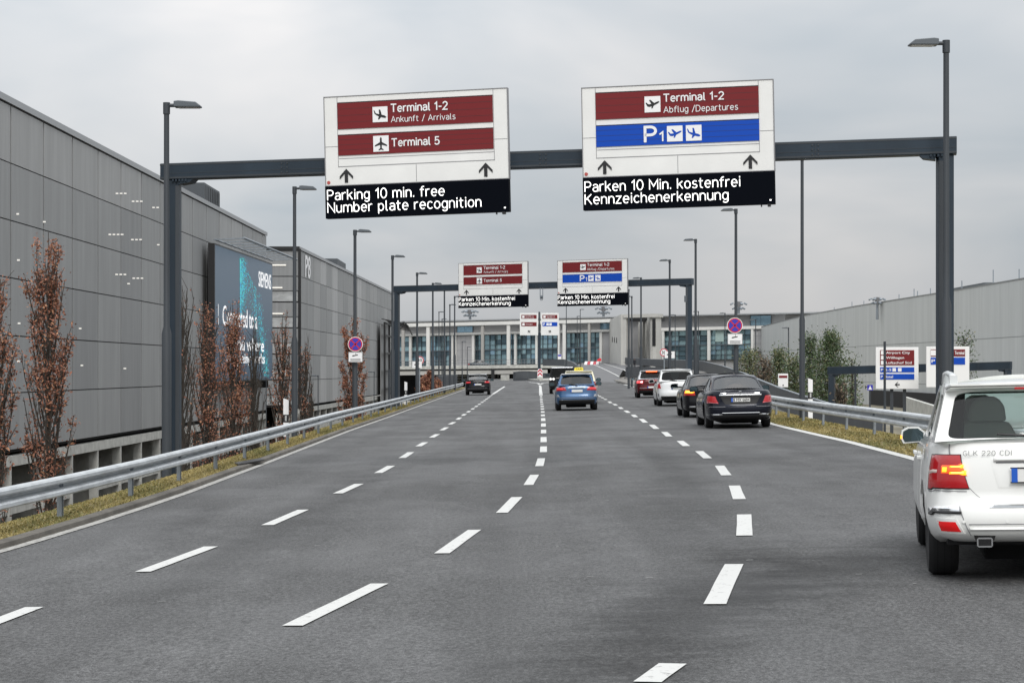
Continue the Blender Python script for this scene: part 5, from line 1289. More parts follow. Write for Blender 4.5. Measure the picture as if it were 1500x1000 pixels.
class Car:
    def __init__(s, name, label, cat, pos, yaw, P):
        s.P = P; s.root = empty(name, label, cat, (pos[0], pos[1], CF * pos[0] + P.get('dz', 0)), group=P.get('group'))
        s.root.rotation_mode = 'XYZ'
        M = Matrix.Rotation(-R(yaw), 4, 'Z'); T_ = Matrix.Rotation(-math.atan(CF), 4, 'Y')
        s.root.matrix_world = Matrix.Translation(s.root.location) @ T_ @ M
        s.W, s.wb, s.ro, s.fo, s.zb = P['W'], P['wb'], P['ro'], P['fo'], P['zb']
        s.n = P.get('n', 5.0); s.prof = P.get('prof', PROF_HATCH); s.ztp = P['ztop']; s.paint = P['paint']
        s.body()
        s.greenhouse()
        s.wheels()
    def thr(s, xf): return math.copysign(math.asin(min(1, abs(xf) ** (s.n / 2))), xf)
    def ths(s, yf): return math.acos(max(-1, min(1, math.copysign(abs(yf) ** (s.n / 2), -yf))))
    def pt(s, th, t):
        pr = s.prof; wf = cr([(p[0], p[1]) for p in pr], t); ri = cr([(p[0], p[2]) for p in pr], t); fi = cr([(p[0], p[3]) for p in pr], t)
        c, sn = math.cos(th), math.sin(th); e = 2 / s.n
        X = math.copysign(abs(sn) ** e, sn); Y = -math.copysign(abs(c) ** e, c)
        y0, y1 = -s.ro + ri, s.wb + s.fo - fi; y = y0 + (y1 - y0) * (Y + 1) / 2
        zt = cr(s.ztp, y); zb = s.zb + (s.P.get('tuck', .03) if Y < -.9 else 0)
        return Vector((s.W * wf * X, y, zb + t * (zt - zb)))
    def tz(s, z, y=None):
        y = -s.ro if y is None else y
        return (z - s.zb) / (cr(s.ztp, y) - s.zb)
    def nrm(s, th, t):
        a = s.pt(th + .004, t) - s.pt(th - .004, t); b = s.pt(th, t + .01) - s.pt(th, t - .01); n = a.cross(b).normalized()
        p = s.pt(th, t); c = Vector((0, (s.wb + s.fo - s.ro) / 2, p.z))
        return n if n.dot(p - c) > 0 else -n
    def body(s):
        xs = [0, .22, .44, .62, .76, .86, .93, .975]; ys = [-.9, -.8, -.66, -.5, -.33, -.16, 0, .16, .33, .5, .66, .8, .9]
        half = [s.thr(x) for x in xs[1:]] + [s.ths(y) for y in ys] + [math.pi - s.thr(x) for x in reversed(xs[1:])]
        half = sorted(half); half = [h for i, h in enumerate(half) if i == 0 or h - half[i - 1] > .012]
        ths = [0] + half + [math.pi] + [-h for h in reversed(half)]; n = len(ths)
        ts = [0, .035, .09, .16, .25, .36, .46, .52, .60, .70, .80, .88, .94, .975, 1.0]
        q = MB(); vs = [s.pt(th, t) for t in ts for th in ths]; fs = []
        for j in range(len(ts) - 1):
            for i in range(n): fs.append((j * n + i, j * n + (i + 1) % n, (j + 1) * n + (i + 1) % n, (j + 1) * n + i))
        o = (len(ts) - 1) * n; base = len(vs); k = len(half)
        # top: a crowned grid between mirrored outline points; bottom: flat
        for i in range(1, k + 1):
            a, b = vs[o + i], vs[o + n - i]
            for f in (.93, .5, 0, -.5, -.93):
                m = a.lerp(b, (1 - f) / 2); m.z += .022 * (1 - f * f) + (.004 if abs(f) > .9 else 0); vs.append(m)
        G = lambda i, c: base + (i - 1) * 5 + c
        for i in range(1, k):
            ch0 = [o + i] + [G(i, c) for c in range(5)] + [o + n - i]; ch1 = [o + i + 1] + [G(i + 1, c) for c in range(5)] + [o + n - i - 1]
            for c in range(6): fs.append((ch0[c], ch0[c + 1], ch1[c + 1], ch1[c]))
        for i, e in ((1, o), (k, o + k + 1)):
            ch = [o + i] + [G(i, c) for c in range(5)] + [o + n - i]
            for c in range(6): fs.append((ch[c], ch[c + 1], e))
        for i in range(1, k): fs.append((i, i + 1, n - i - 1, n - i))
        fs.append((0, 1, n - 1)); fs.append((k, k + 1, n - k))
        q.add(vs, fs); b = q.build('body', s.paint, None, smooth=True)
        wr = s.P['wr'] + .045; cut = MB()
        for y in (0, s.wb):
            for sx_ in (-1, 1):
                cut.lathe([(sx_ * (s.W - .30), 0), (sx_ * (s.W - .30), wr), (sx_ * (s.W + .2), wr), (sx_ * (s.W + .2), 0)], (0, y, s.P['wr'] + .01), 'x', 28)
        c = cut.build('cut', M_dark)
        md = b.modifiers.new('b', 'BOOLEAN'); md.object = c; md.operation = 'DIFFERENCE'; md.solver = 'EXACT'
        dg = bpy.context.evaluated_depsgraph_get(); me = bpy.data.meshes.new_from_object(b.evaluated_get(dg))
        me.materials.clear(); me.materials.append(s.paint)
        bpy.data.objects.remove(c); b.modifiers.clear(); old = b.data; b.data = me; bpy.data.meshes.remove(old)
        me.polygons.foreach_set('material_index', [0] * len(me.polygons)); me.shade_smooth(); me.set_sharp_from_angle(angle=R(32))
        b.parent = s.root; s.bodyo = b
        u = MB(); L = s.wb + s.fo + s.ro
        u.box((0, (s.wb + s.fo - s.ro) / 2, s.zb + .09), (s.W * 1.62, L - .5, .18)); u.box((0, s.wb / 2, .22), (s.W * .9, s.wb, .2)); u.box((0, 0, s.P['wr']), (s.W * 1.4, .12, .1)); u.box((0, s.wb, s.P['wr']), (s.W * 1.4, .12, .1))
        u.build('underbody', M_dark, s.root)
    # ---- greenhouse: framed panels with real openings and panes
    def panel(s, name, cs, wins, bulge, frame_mb, gm, pw_=None, pn=None):
        """cs: BL BR TR TL ; wins: (u0, u1, v0, v1)"""
        bl, br, tr, tl = [Vector(c) for c in cs]
        nn = (br - bl).cross(tl - bl).normalized()
        if pw_ is not None and nn.dot(pw_) < 0: nn = -nn
        def S(u, v, off=0):
            p = bl.lerp(br, u).lerp(tl.lerp(tr, u), v)
            return p + nn * (bulge * (1 - (2 * u - 1) ** 2) * (.6 + .4 * 1) + off)
        M_ = 40
        for (wu0, wu1, u0, u1, v0, v1, rad) in wins:
            ring = []; outer = []
            for i in range(M_):
                a = 2 * math.pi * (i + .5) / M_; c, sn = math.cos(a), math.sin(a); e = 2 / rad
                ring.append(((u0 + u1) / 2 + (u1 - u0) / 2 * math.copysign(abs(c) ** e, c), (v0 + v1) / 2 + (v1 - v0) / 2 * math.copysign(abs(sn) ** e, sn)))
                m = max(abs(c), abs(sn)); outer.append((wu0 + (wu1 - wu0) * (c / m + 1) / 2, (sn / m + 1) / 2))
            vs = [S(*o_) for o_ in outer] + [S(*r_) for r_ in ring] + [S(*r_, -.02) for r_ in ring]
            fs = [(i, (i + 1) % M_, (i + 1) % M_ + M_, i + M_) for i in range(M_)] + [(i + M_, (i + 1) % M_ + M_, (i + 1) % M_ + 2 * M_, i + 2 * M_) for i in range(M_)]
            for i in range(M_):        # corner triangles of the square outline
                a, b_ = outer[i], outer[(i + 1) % M_]
                if abs(a[0] - b_[0]) > 1e-6 and abs(a[1] - b_[1]) > 1e-6:
                    cu = a[0] if abs(a[0] - wu0) < 1e-6 or abs(a[0] - wu1) < 1e-6 else b_[0]; cv = a[1] if a[1] in (0, 1) else b_[1]
                    k = len(vs); vs.append(S(cu, cv)); fs.append((i, k, (i + 1) % M_))
            frame_mb.add(vs, fs)
            g = MB(); ns = 8; vs = []; fs = []
            cu, cv = (u0 + u1) / 2, (v0 + v1) / 2
            for j in range(1, 5):
                for (u, v) in ring: vs.append(S(cu + (u - cu) * j / 4 * 1.01, cv + (v - cv) * j / 4 * 1.01, -.012))
            vs.append(S(cu, cv, -.012)); c_ = len(vs) - 1
            for i in range(M_):
                fs.append((i, (i + 1) % M_, c_))
                for j in range(3): fs.append((j * M_ + i, j * M_ + (i + 1) % M_, (j + 1) * M_ + (i + 1) % M_, (j + 1) * M_ + i))
            g.add(vs, fs); g.build(name, gm, s.root, smooth=True)
        return S
    def greenhouse(s):
        P = s.P; g = P['gh']; W = s.W; gm = P.get('glass', M_glass); gs = P.get('glass_side', gm)
        yDb, yDt, yAt, yAb = g['y']; zr_r, zr_m, zr_f = g['z']; rw = g['rw']; bw = g.get('bw', W * .90); wD = g.get('wD', bw * .97); wDt = g.get('wDt', rw)
        zt = lambda y: cr(s.ztp, y) + .004
        fm = MB(); bul = g.get('bulge', .05); X = Vector
        BLr, BRr = X((-wD, yDb, zt(yDb))), X((wD, yDb, zt(yDb))); TLr, TRr = X((-wDt, yDt, zr_r)), X((wDt, yDt, zr_r))
        BLf, BRf = X((-bw * .95, yAb, zt(yAb))), X((bw * .95, yAb, zt(yAb))); TLf, TRf = X((-rw * .98, yAt, zr_f)), X((rw * .98, yAt, zr_f))
        s.Srear = s.panel('rear_window', (BLr, BRr, TRr, TLr), [(0, 1) + tuple(g['rwin'])], bul, fm, gm, X((0, -1, .2)))
        s.panel('windscreen', (BLf, BRf, TRf, TLf), [(0, 1, .05, .95, .05, .94, 10)], .10, fm, P.get('glass_front', gm), X((0, 1, .2)))
        for sg in (-1, 1):
            a, b_, c, d = X((sg * wD, yDb, zt(yDb))), X((sg * bw * .95, yAb, zt(yAb))), X((sg * rw * .98, yAt, zr_f)), X((sg * wDt, yDt, zr_r))
            s.panel('side_window', (a, b_, c, d), g['swin'], g.get('sb', .03), fm, gs, X((sg, 0, .1)))
        # roof
        nu, nv = 14, 12; vs = []; fs = []
        for j in range(nv + 1):
            v = j / nv; y0 = yDt + (yAt - yDt) * v
            zc = zr_r * (1 - v) ** 2 + 2 * (1 - v) * v * (2 * zr_m - (zr_r + zr_f) / 2) + zr_f * v * v
            hw = wDt + (rw - wDt) * min(1, v * 3) if v < .9 else rw * (1 - .02 * (v - .9) / .1)
            for i in range(nu + 1):
                u = i / nu * 2 - 1; yy = y0 - bul * (1 - u * u) * max(0, 1 - v * 6) + .10 * (1 - u * u) * max(0, (v - .84) / .16)
                vs.append((hw * u, yy, zc - .0 - g.get('crown', .035) * u * u * (1 if 0 < j < nv else 0) * min(1, 4 * min(v, 1 - v)) + .0))
        for j in range(nv):
            for i in range(nu): fs.append((j * (nu + 1) + i, j * (nu + 1) + i + 1, (j + 1) * (nu + 1) + i + 1, (j + 1) * (nu + 1) + i))
        rf = MB(); rf.add(vs, fs); rf.build('roof', P.get('roof_paint', s.paint), s.root, smooth=True)
        # gap strips between roof rim and side panels
        for sg in (-1, 1):
            e = [vs[j * (nu + 1) + (nu if sg > 0 else 0)] for j in range(nv + 1)]
            st = []
            for j, p in enumerate(e):
                v = j / nv; a, b_ = Vector((sg * wDt, yDt, zr_r)), Vector((sg * rw * .98, yAt, zr_f)); st += [p, a.lerp(b_, v) + Vector((sg * g.get('sb', .03) * (1 - (2 * v - 1) ** 2), 0, 0))]
            fm.add(st, [(2 * j, 2 * j + 1, 2 * j + 3, 2 * j + 2) for j in range(nv)])
        s.frame_o = fm.build('pillars', P.get('pillar_paint', s.paint), s.root, smooth=True)
        it = MB(); zf = min(zt(yDb), zt(yAb)) - .1; it.box((0, (yDb + yAb) / 2, zf - .2), (bw * 1.7, (yAb - yDb) - .25, .35)); it.build('interior', M_inter, s.root)
        for (x, y) in P.get('seats', [(-.37, yDb + .62), (.37, yDb + .62), (-.37, yAt + .1), (.37, yAt + .1)]):
            st = MB(); zh = P.get('seat_z', zr_m - .30)
            st.prism([(x + a * .25, y, b_) for a, b_ in ((-1.05, zf - .1), (1.05, zf - .1), (1.0, zh - .20), (.72, zh - .06), (-.72, zh - .06), (-1.0, zh - .20))], (0, .13, 0))
            st.prism([(x + a, y + .02, zh + b_) for a, b_ in ((-.16, -.06), (.16, -.06), (.145, .06), (.115, .12), (.06, .15), (-.06, .15), (-.115, .12), (-.145, .06))], (0, .09, 0))
            st.build('seat', P.get('seat_mat', M_inter), s.root, bevel=.03)
    def wheels(s):
        wr = s.P['wr']; tw = s.P.get('tw', .225)
        for y in (0, s.wb):
            for sg in (-1, 1):
                xo = sg * (s.W - .035); xi = xo - sg * tw; q = MB(); q.lathe([(xo - sg * .02, wr * .66), (xo - sg * .0, wr * .80), (xo - sg * .008, wr * .93), (xo - sg * .035, wr * .99), (xo - sg * .05, wr), (xi + sg * .05, wr), (xi + sg * .03, wr * .985), (xi, wr * .9), (xi, wr * .6)], (0, 0, 0), 'x', 32)
                w = q.build('wheel', M_rub, s.root, smooth=True); w.location = (0, y, wr)
                q = MB(); q.lathe([(xo - sg * .022, wr * .68), (xo - sg * .012, wr * .66), (xo - sg * .03, wr * .60), (xo - sg * .10, wr * .58), (xo - sg * .11, .05), (xo - sg * .11, 0)], (0, 0, 0), 'x', 32, 1)
                for k in range(5):
                    a = 2 * math.pi * k / 5 + .3; M = Matrix.Rotation(a, 3, 'X')
                    q.box(M @ Vector((xo - sg * .045, 0, wr * .34)), (.04, wr * .17, wr * .62), 0, M)
                q.lathe([(xo - sg * .07, wr * .13), (xo - sg * .02, wr * .12), (xo - sg * .015, 0)], (0, 0, 0), 'x', 16)
                q.build('rim', [M_rim, M_trim], w, smooth=True)
    # ---- pieces that lie on the body surface
    def patch(s, name, corners, m, off=.006, nu=10, nv=5, parent=None, thick=.02, matidx=None, smooth=True):
        """corners: four (th, t) going around; a raised piece following the body"""
        (a0, a1), (b0, b1), (c0, c1), (d0, d1) = corners; vs = []; fs = []
        for j in range(nv + 1):
            for i in range(nu + 1):
                u, v = i / nu, j / nv
                th = (a0 * (1 - u) + b0 * u) * (1 - v) + (d0 * (1 - u) + c0 * u) * v; t = (a1 * (1 - u) + b1 * u) * (1 - v) + (d1 * (1 - u) + c1 * u) * v
                edge = 1 if (0 < i < nu and 0 < j < nv) else .35
                vs.append(s.pt(th, t) + s.nrm(th, t) * off * edge)
        k = len(vs)
        for j in range(nv + 1):
            for i in range(nu + 1):
                u, v = i / nu, j / nv
                th = (a0 * (1 - u) + b0 * u) * (1 - v) + (d0 * (1 - u) + c0 * u) * v; t = (a1 * (1 - u) + b1 * u) * (1 - v) + (d1 * (1 - u) + c1 * u) * v
                vs.append(s.pt(th, t) - s.nrm(th, t) * thick)
        w = nu + 1
        for j in range(nv):
            for i in range(nu): fs.append((j * w + i, j * w + i + 1, (j + 1) * w + i + 1, (j + 1) * w + i))
        rim = [i for i in range(w)] + [j * w + nu for j in range(1, nv + 1)] + [nv * w + i for i in range(nu - 1, -1, -1)] + [j * w for j in range(nv - 1, 0, -1)]
        for a, b_ in zip(rim, rim[1:] + rim[:1]): fs.append((a, b_, b_ + k, a + k))
        q = MB(); q.add(vs, fs); return q.build(name, m, parent or s.root, smooth=smooth)
    def rear(s, name, x0, x1, z0, z1, m, off=.006, x0t=None, x1t=None, z0b=None, z1b=None, **k):
        """patch on the rear face given in metres; x0..x1 at the bottom, x0t..x1t at the top; z at the x0 side and (z0b, z1b) at the x1 side"""
        x0t = x0 if x0t is None else x0t; x1t = x1 if x1t is None else x1t; z0b = z0 if z0b is None else z0b; z1b = z1 if z1b is None else z1b
        f = lambda x, z: ((s.thr(x / s.W) if abs(x) <= s.W else math.copysign(s.ths(-1 + 2 * (abs(x) - s.W + .30) / (s.wb + s.fo + s.ro)), x)), s.tz(z))
        return s.patch(name, [f(x0, z0), f(x1, z0b), f(x1t, z1b), f(x0t, z1)], m, off, **k)
    def side(s, name, sg, y0, y1, t0, t1, m, off=.004, **k):
        L = s.wb + s.fo + s.ro; f = lambda y: sg * s.ths(-1 + 2 * (y + s.ro) / L)
        return s.patch(name, [(f(y0), t0), (f(y1), t0), (f(y1), t1), (f(y0), t1)], m, off, **k)
    def yrear(s, z, x=0): return s.pt(s.thr(x / s.W), s.tz(z)).y
    def plate(s, z, txt=None, w=.52, x=0, tilt=0):
        y = s.yrear(z) - .03; q = MB(); q.box((x, y, z), (w, .012, .112)); p = q.build('number_plate', M_plate, s.root, bevel=.004)
        q = MB(); q.box((x - w / 2 + .024, y - .008, z), (.046, .006, .108)); q.build('country_strip', M_eu, p)
        if txt: q = MB(); put_text(q, txt, x - w / 2 + .06, x + w / 2 - .02, z - .036, .072, y - .008, 0, .02); q.build('lettering', M_black, p)
        q = MB()
        for zz in (-.056, .056): q.box((x, y - .004, z + zz), (w + .014, .012, .010))
        q.build('plate_frame', M_trim, p)
    def mirrors(s, m, zoff=.10, dx=.0, y=None, big=1.0):
        y = s.P['gh']['y'][3] - .45 if y is None else y; z = cr(s.ztp, y) + zoff
        for sg in (-1, 1):
            c = Vector((sg * (s.W + .10 + dx), y, z)); q = MB()
            prof = [(-.125, -.07), (.10, -.085), (.125, -.03), (.115, .05), (.05, .085), (-.06, .085), (-.125, .03)]
            ring = lambda k, yy: [(c.x + sg * a * k * big, c.y + yy, c.z + b_ * k * big) for a, b_ in prof]
            r0, r1, r2 = ring(1, 0), ring(1.02, .06), ring(.6, .15); n = len(prof)
            q.add(r0 + r1 + r2, [(i, (i + 1) % n, (i + 1) % n + n, i + n) for i in range(n)] + [(i + n, (i + 1) % n + n, (i + 1) % n + 2 * n, i + 2 * n) for i in range(n)] + [tuple(range(2 * n, 3 * n)), tuple(range(n))])
            o_ = q.build('wing_mirror', m, s.root, smooth=True)
            q = MB(); q.add([(c.x + sg * a * .86 * big, c.y - .006, c.z + b_ * .82 * big) for a, b_ in prof], [tuple(range(n))]); q.build('mirror_glass', M_mirror, o_)
            q = MB(); q.box((sg * (s.W - .06), y + .05, z - .05), (.22, .07, .05)); q.build('mirror_arm', M_trim, o_)
    def antenna(s, y, z): q = MB(); q.prism([(-.012, y, z), (-.012, y + .16, z), (-.012, y + .02, z + .07)], (.024, 0, 0)); q.build('roof_antenna', M_trim, s.root)
    def badge(s, z, r=.045):
        y = s.yrear(z) - .01; q = MB(); q.lathe([(y - .006, r * .8), (y - .012, r * .92), (y - .006, r), (y + .004, r)], (0, 0, z), 'y', 24)
        for k in range(3):
            a = R(90 + 120 * k); w = r * .13; d_ = Vector((math.cos(a), 0, math.sin(a))); e = Vector((-d_.z, 0, d_.x)) * w
            q.add([Vector((0, y - .010, z)) + e, Vector((0, y - .010, z)) - e, Vector((0, y - .010, z)) + d_ * r * .85], [(0, 1, 2)])
        q.build('badge', M_chrome, s.root)

def swin(n=3, v1=.88):
    if n == 3: return [(0, .20, .04, .185, .22, v1 - .1, 4), (.20, .56, .215, .545, .07, v1, 6), (.56, 1, .575, .93, .06, v1, 4)]
    return [(0, .48, .06, .465, .07, v1, 5), (.48, 1, .495, .93, .06, v1, 4)]

# --- the white SUV at the right edge
P_white = car_paint('white', (.86, .865, .84), 0, .28)
g = Car('suv', 'white SUV cut off by the right edge, its left indicator lit amber', 'car', (4.30, 16.75), 9.5, dict(
    W=.92, wb=2.755, ro=.95, fo=.82, zb=.30, wr=.365, tw=.245, n=8.0, paint=P_white, glass=M_glassc, glass_side=M_glass, glass_front=M_glassc,
    ztop=[(-.95, 1.115), (0, 1.10), (1.5, 1.06), (2.3, 1.03), (2.75, .99), (3.4, .88), (3.57, .80)],
    prof=[(0, .88, .16, .22), (.06, .945, .05, .11), (.15, .975, .0, .03), (.30, 1.0, -.01, 0), (.36, 1.0, .012, 0), (.44, 1.0, .05, .02), (.56, .995, .055, .04), (.74, .985, .065, .06), (.92, .955, .09, .13), (1, .93, .115, .22)],
    gh=dict(y=(-.83, -.63, 1.35, 2.25), z=(1.55, 1.592, 1.53), rw=.69, bw=.86, wD=.835, wDt=.725, rwin=(.055, .945, .025, .88, 11), bulge=.06, sb=.035,
            swin=[(0, .20, .04, .19, .08, .84, 5), (.20, .56, .21, .55, .06, .88, 6), (.56, 1, .57, .94, .06, .9, 4)]),
    seats=[(-.37, .12), (.37, .12), (-.38, .98), (.38, .98)], seat_z=1.30, seat_mat=M_seat))
for sg in (-1, 1):
    tl = g.rear('taillight', sg * .885, sg * .585, .745, 1.01, M_tail, .014, x0t=sg * .875, x1t=sg * .665, nu=14, nv=8)
    if sg < 0: g.rear('lamp_glow', -.80, -.60, .845, .945, mat('lamp_orange', (.8, .10, .02), .15, coat=.5, emit=(1, .13, .015), estr=.55), .0175, x1t=-.645, nu=8, nv=4, parent=tl)
    for z0, h in ((.905, .022), (.855, .026)):
        if sg < 0:
            g.rear('indicator', -.735, -.605 - (.025 if z0 > .88 else 0), z0 - .006, z0 + h + .006, M_amber, .022, nv=2, parent=tl); g.rear('indicator', -.72, -.612 - (.025 if z0 > .88 else 0), z0 + .004, z0 + h - .004, M_amberc, .026, nv=2, parent=tl)
    g.rear('indicator', sg * .79, sg * .735, .85, .935, M_amber if sg < 0 else M_tail, .020, nv=3, nu=4, parent=tl)
    g.rear('clear_lens', sg * .88, sg * .80, .855, .90, mat('lens_clear', (.62, .50, .46), .15), .019, nv=3, nu=4, parent=tl)
    g.rear('reflector', sg * .82, sg * .67, .395, .475, mat('reflector_red', (.55, .008, .01), .2, emit=(.7, .01, .01), estr=.25), .012, x0t=sg * .835, x1t=sg * .70, nu=8, nv=3)
    g.rear('reflector_frame', sg * .845, sg * .645, .375, .50, P_white, .006, x0t=sg * .855, x1t=sg * .69, nu=8, nv=3)
    g.rear('chrome_strip', sg * .885, sg * .66, .560, .592, M_chrome, .014, nu=10, nv=2)
    g.rear('bumper_strip', sg * .885, sg * .645, .540, .560, M_trim, .010, nu=10, nv=2)
    g.rear('bumper_crease', sg * .60, sg * .605, .36, .60, M_seam, .002, x0t=sg * .655, x1t=sg * .660, nu=1, nv=6)
    q = MB(); yy = g.yrear(.335) + .02; xx = sg * .47
    for (hw, hh, y_, t_) in ((.060, .038, yy - .05, 0),):
        q.prism([(xx - hw, y_, .335 - hh + .012), (xx - hw + .012, y_, .335 - hh), (xx + hw - .012, y_, .335 - hh), (xx + hw, y_, .335 - hh + .012), (xx + hw, y_, .335 + hh - .012), (xx + hw - .012, y_, .335 + hh), (xx - hw + .012, y_, .335 + hh), (xx - hw, y_, .335 + hh - .012)], (0, .2, 0))
    ex = q.build('exhaust_tip', M_chrome, g.root); MB().box((xx, yy - .052, .335), (.098, .01, .052)).build('opening', M_dark, ex)
    q = MB(); q.tube([(xx - sg * .0, yy - .05, .40), (xx, yy + .02, .405)], .085, 12); q.build('exhaust_cutout', M_dark, g.root)
    rr = MB(); xr_ = sg * .665
    rr.tube([(xr_, -.50, 1.55), (xr_, -.46, 1.612), (xr_, -.30, 1.632), (xr_, .5, 1.645), (xr_ * .99, 1.15, 1.63), (xr_ * .98, 1.35, 1.55)], [.034, .034, .026, .022, .024, .03], 10)
    rr.box((xr_, -.49, 1.585), (.062, .10, .10)); rr.box((xr_, .45, 1.60), (.05, .10, .10)); rr.build('roof_rail', mat('rail_silver', (.70, .72, .72), .3, metal=.4), g.root, smooth=True)
    g.side('door', sg, 1.02, 1.98, .10, .955, P_white, .004, nu=12, nv=12); g.side('door', sg, .28, 1.0, .18, .955, P_white, .004, nu=12, nv=12)
    for y in (.86, 1.85):
        q = MB(); q.box((sg * (.915), y - .1, .93), (.035, .22, .035)); q.build('door_handle', P_white, g.root, bevel=.01)
    g.rear('tailgate_seam', sg * .745, sg * .752, 1.02, 1.10, M_seam, .002, x0t=sg * .765, x1t=sg * .772, nu=1, nv=3)
    g.rear('tailgate_seam', sg * .45, sg * .455, .635, .745, M_seam, .002, x0t=sg * .575, x1t=sg * .582, nu=1, nv=5)
    for xq in (.30, .63): 
        q = MB(); q.lathe([(-.004, 0), (-.004, .012), (.01, .012)], (sg * xq, g.yrear(.50, xq) + .004, .50), 'y', 10); q.build('parking_sensor', P_white, g.root)
for sg in (-1, 1):
    g.rear('bumper_gap', sg * .885, sg * .60, .722, .730, M_seam, .002, z0b=.715, z1b=.722, nu=10, nv=1)
    g.rear('lamp_frame', sg * .89, sg * .578, .735, 1.018, M_trim, .004, x0t=sg * .88, x1t=sg * .66, nu=14, nv=6)
    q = MB()
    for k in range(3): q.lathe([(sg * (.70 + .055 * k) - .004, .36), (sg * (.70 + .055 * k) - .004, .3665), (sg * (.70 + .055 * k) + .004, .3665), (sg * (.70 + .055 * k) + .004, .36)], (0, 0, .365), 'x', 32)
    q.build('tread_groove', M_dark, g.root)
g.rear('tailgate_seam', -.45, .45, .630, .637, M_seam, .002, nu=14, nv=1)
g.rear('tailgate_trim', -.43, .43, .585, .612, M_chrome, .010, nu=14, nv=2)
g.rear('bumper_crease', -.60, .60, .452, .458, M_seam, .0015, nu=14, nv=1); g.rear('bumper_step', -.60, .60, .405, .43, P_white, .014, nu=14, nv=2)
g.rear('plate_recess', -.36, .36, .745, .975, P_white, .004, x0t=-.42, x1t=.42, nu=12, nv=4)
g.rear('handle_strip', -.40, .40, .955, .985, P_white, .035, nu=12, nv=3); g.rear('handle_shadow_gap', -.38, .38, .940, .955, M_seam, .012, nu=12, nv=1)
g.plate(.855, None); g.badge(1.035, .05)
q = MB(); put_strokes(q, 'GLK 220 CDI', -.62, -.25, 1.010, .036, g.yrear(1.03, .45) - .016, 0, 1.0, 1.9); q.build('model_lettering', M_chrome, g.root)
q = MB(); q.prism([(-.74, -.64, 1.50), (-.70, -.76, 1.535), (.70, -.76, 1.535), (.74, -.64, 1.50)], (0, .06, .028)); q.prism([(-.74, -.66, 1.53), (-.70, -.77, 1.553), (.70, -.77, 1.553), (.74, -.66, 1.53), (.72, -.42, 1.562), (-.72, -.42, 1.562)], (0, 0, .012)); q.build('spoiler', P_white, g.root, smooth=True)
q = MB(); q.box((0, -.755, 1.527), (.42, .02, .018)); q.build('high_brake_light', M_tail, g.root)
q = MB(); q.tube([(.02, -.875, 1.145), (-.36, -.885, 1.175)], [.014, .008], 6); q.ball((.02, -.88, 1.14), (.05, .03, .035)); q.build('rear_wiper', M_trim, g.root)
for sg in (-1, 1):
    q = MB(); q.prism([(sg * .80, -.60, 1.05), (sg * .60, -.52, 1.05), (sg * .57, -.42, 1.50), (sg * .70, -.46, 1.50)], (0, .5, 0)); q.build('pillar_trim', M_inter, g.root)
q = MB(); q.box((0, .2, 1.50), (1.2, 1.5, .03)); q.build('headliner', M_inter, g.root)
g.mirrors(P_white, .03, -.095, y=1.95, big=.88)
q = MB(); q.box((-1.032, 1.97, 1.06), (.014, .05, .03)); q.build('mirror_indicator', M_amber, g.root)
def dark_valance(c, z0, z1, hw): c.rear('valance', -hw, hw, z0, z1, M_trim, .010, nu=14, nv=3)
# --- black saloon nearest in the queue
P_navy = car_paint('blue_black', (.010, .012, .020), .3, .22)
P_black = car_paint('black', (.008, .008, .010), .1, .22)
SED = lambda **k: dict(dict(W=.94, wb=3.10, ro=1.14, fo=.94, zb=.22, wr=.345, n=6.5, prof=PROF_SEDAN, paint=P_navy,
    ztop=[(-1.14, 1.035), (-.6, 1.045), (0.0, 1.03), (1.2, .975), (2.4, .965), (3.1, .86), (4.04, .68)],
    gh=dict(y=(-.22, .62, 1.85, 2.75), z=(1.405, 1.485, 1.43), rw=.60, bw=.83, wD=.74, wDt=.60, rwin=(.035, .965, .04, .93, 7), bulge=.07, sb=.05, swin=swin(3))), **k)
c = Car('saloon_car', 'black saloon nearest in the right lane queue with pale number plate and chrome boot strip', 'car', (6.32, 57.4), 1.0, SED(glass=glass_mat('saloon_glass', (.16, .20, .22), .09)))
for sg in (-1, 1):
    tl = c.rear('taillight', sg * .90, sg * .60, .73, .90, M_tail, .014, x0t=sg * .89, x1t=sg * .70, z0b=.68, z1b=.885, nu=12, nv=6)
    c.rear('lens_strip', sg * .89, sg * .62, .705, .725, mat('lens_pink', (.7, .25, .28), .2), .02, z0b=.685, z1b=.705, nv=2, parent=tl)
    c.rear('exhaust_trim', sg * .80, sg * .52, .345, .385, M_chrome, .012, nu=8, nv=2)
c.rear('chrome_strip', -.60, .60, .895, .94, M_chrome, .018, nu=14, nv=2)
c.rear('plate_recess', -.42, .42, .66, .885, M_trim, .003, x0t=-.56, x1t=.56, nu=12, nv=4)
c.rear('bumper_trim', -.52, .52, .40, .42, M_chrome, .012, nu=14, nv=2); dark_valance(c, .24, .36, .78)
c.plate(.79, 'B MX 6604'); c.badge(.985, .05); c.antenna(.72, 1.475); c.mirrors(P_navy, .10)
for x0, x1 in ((-.58, -.42), (.42, .56)): c.rear('lettering', x0, x1, .965, .985, M_chrome, .008, nv=1, nu=6)
c.rear('bumper_crease', -.86, .86, .585, .595, M_seam, .003, nu=14, nv=1)
for sg in (-1, 1): c.side('door', sg, .45, 1.48, .06, .96, P_navy, .004, nu=10, nv=10); c.side('door', sg, 1.5, 2.65, .06, .96, P_navy, .004, nu=10, nv=10); c.side('sill_trim', sg, .5, 2.6, .01, .05, M_chrome, .006, nu=10, nv=2)
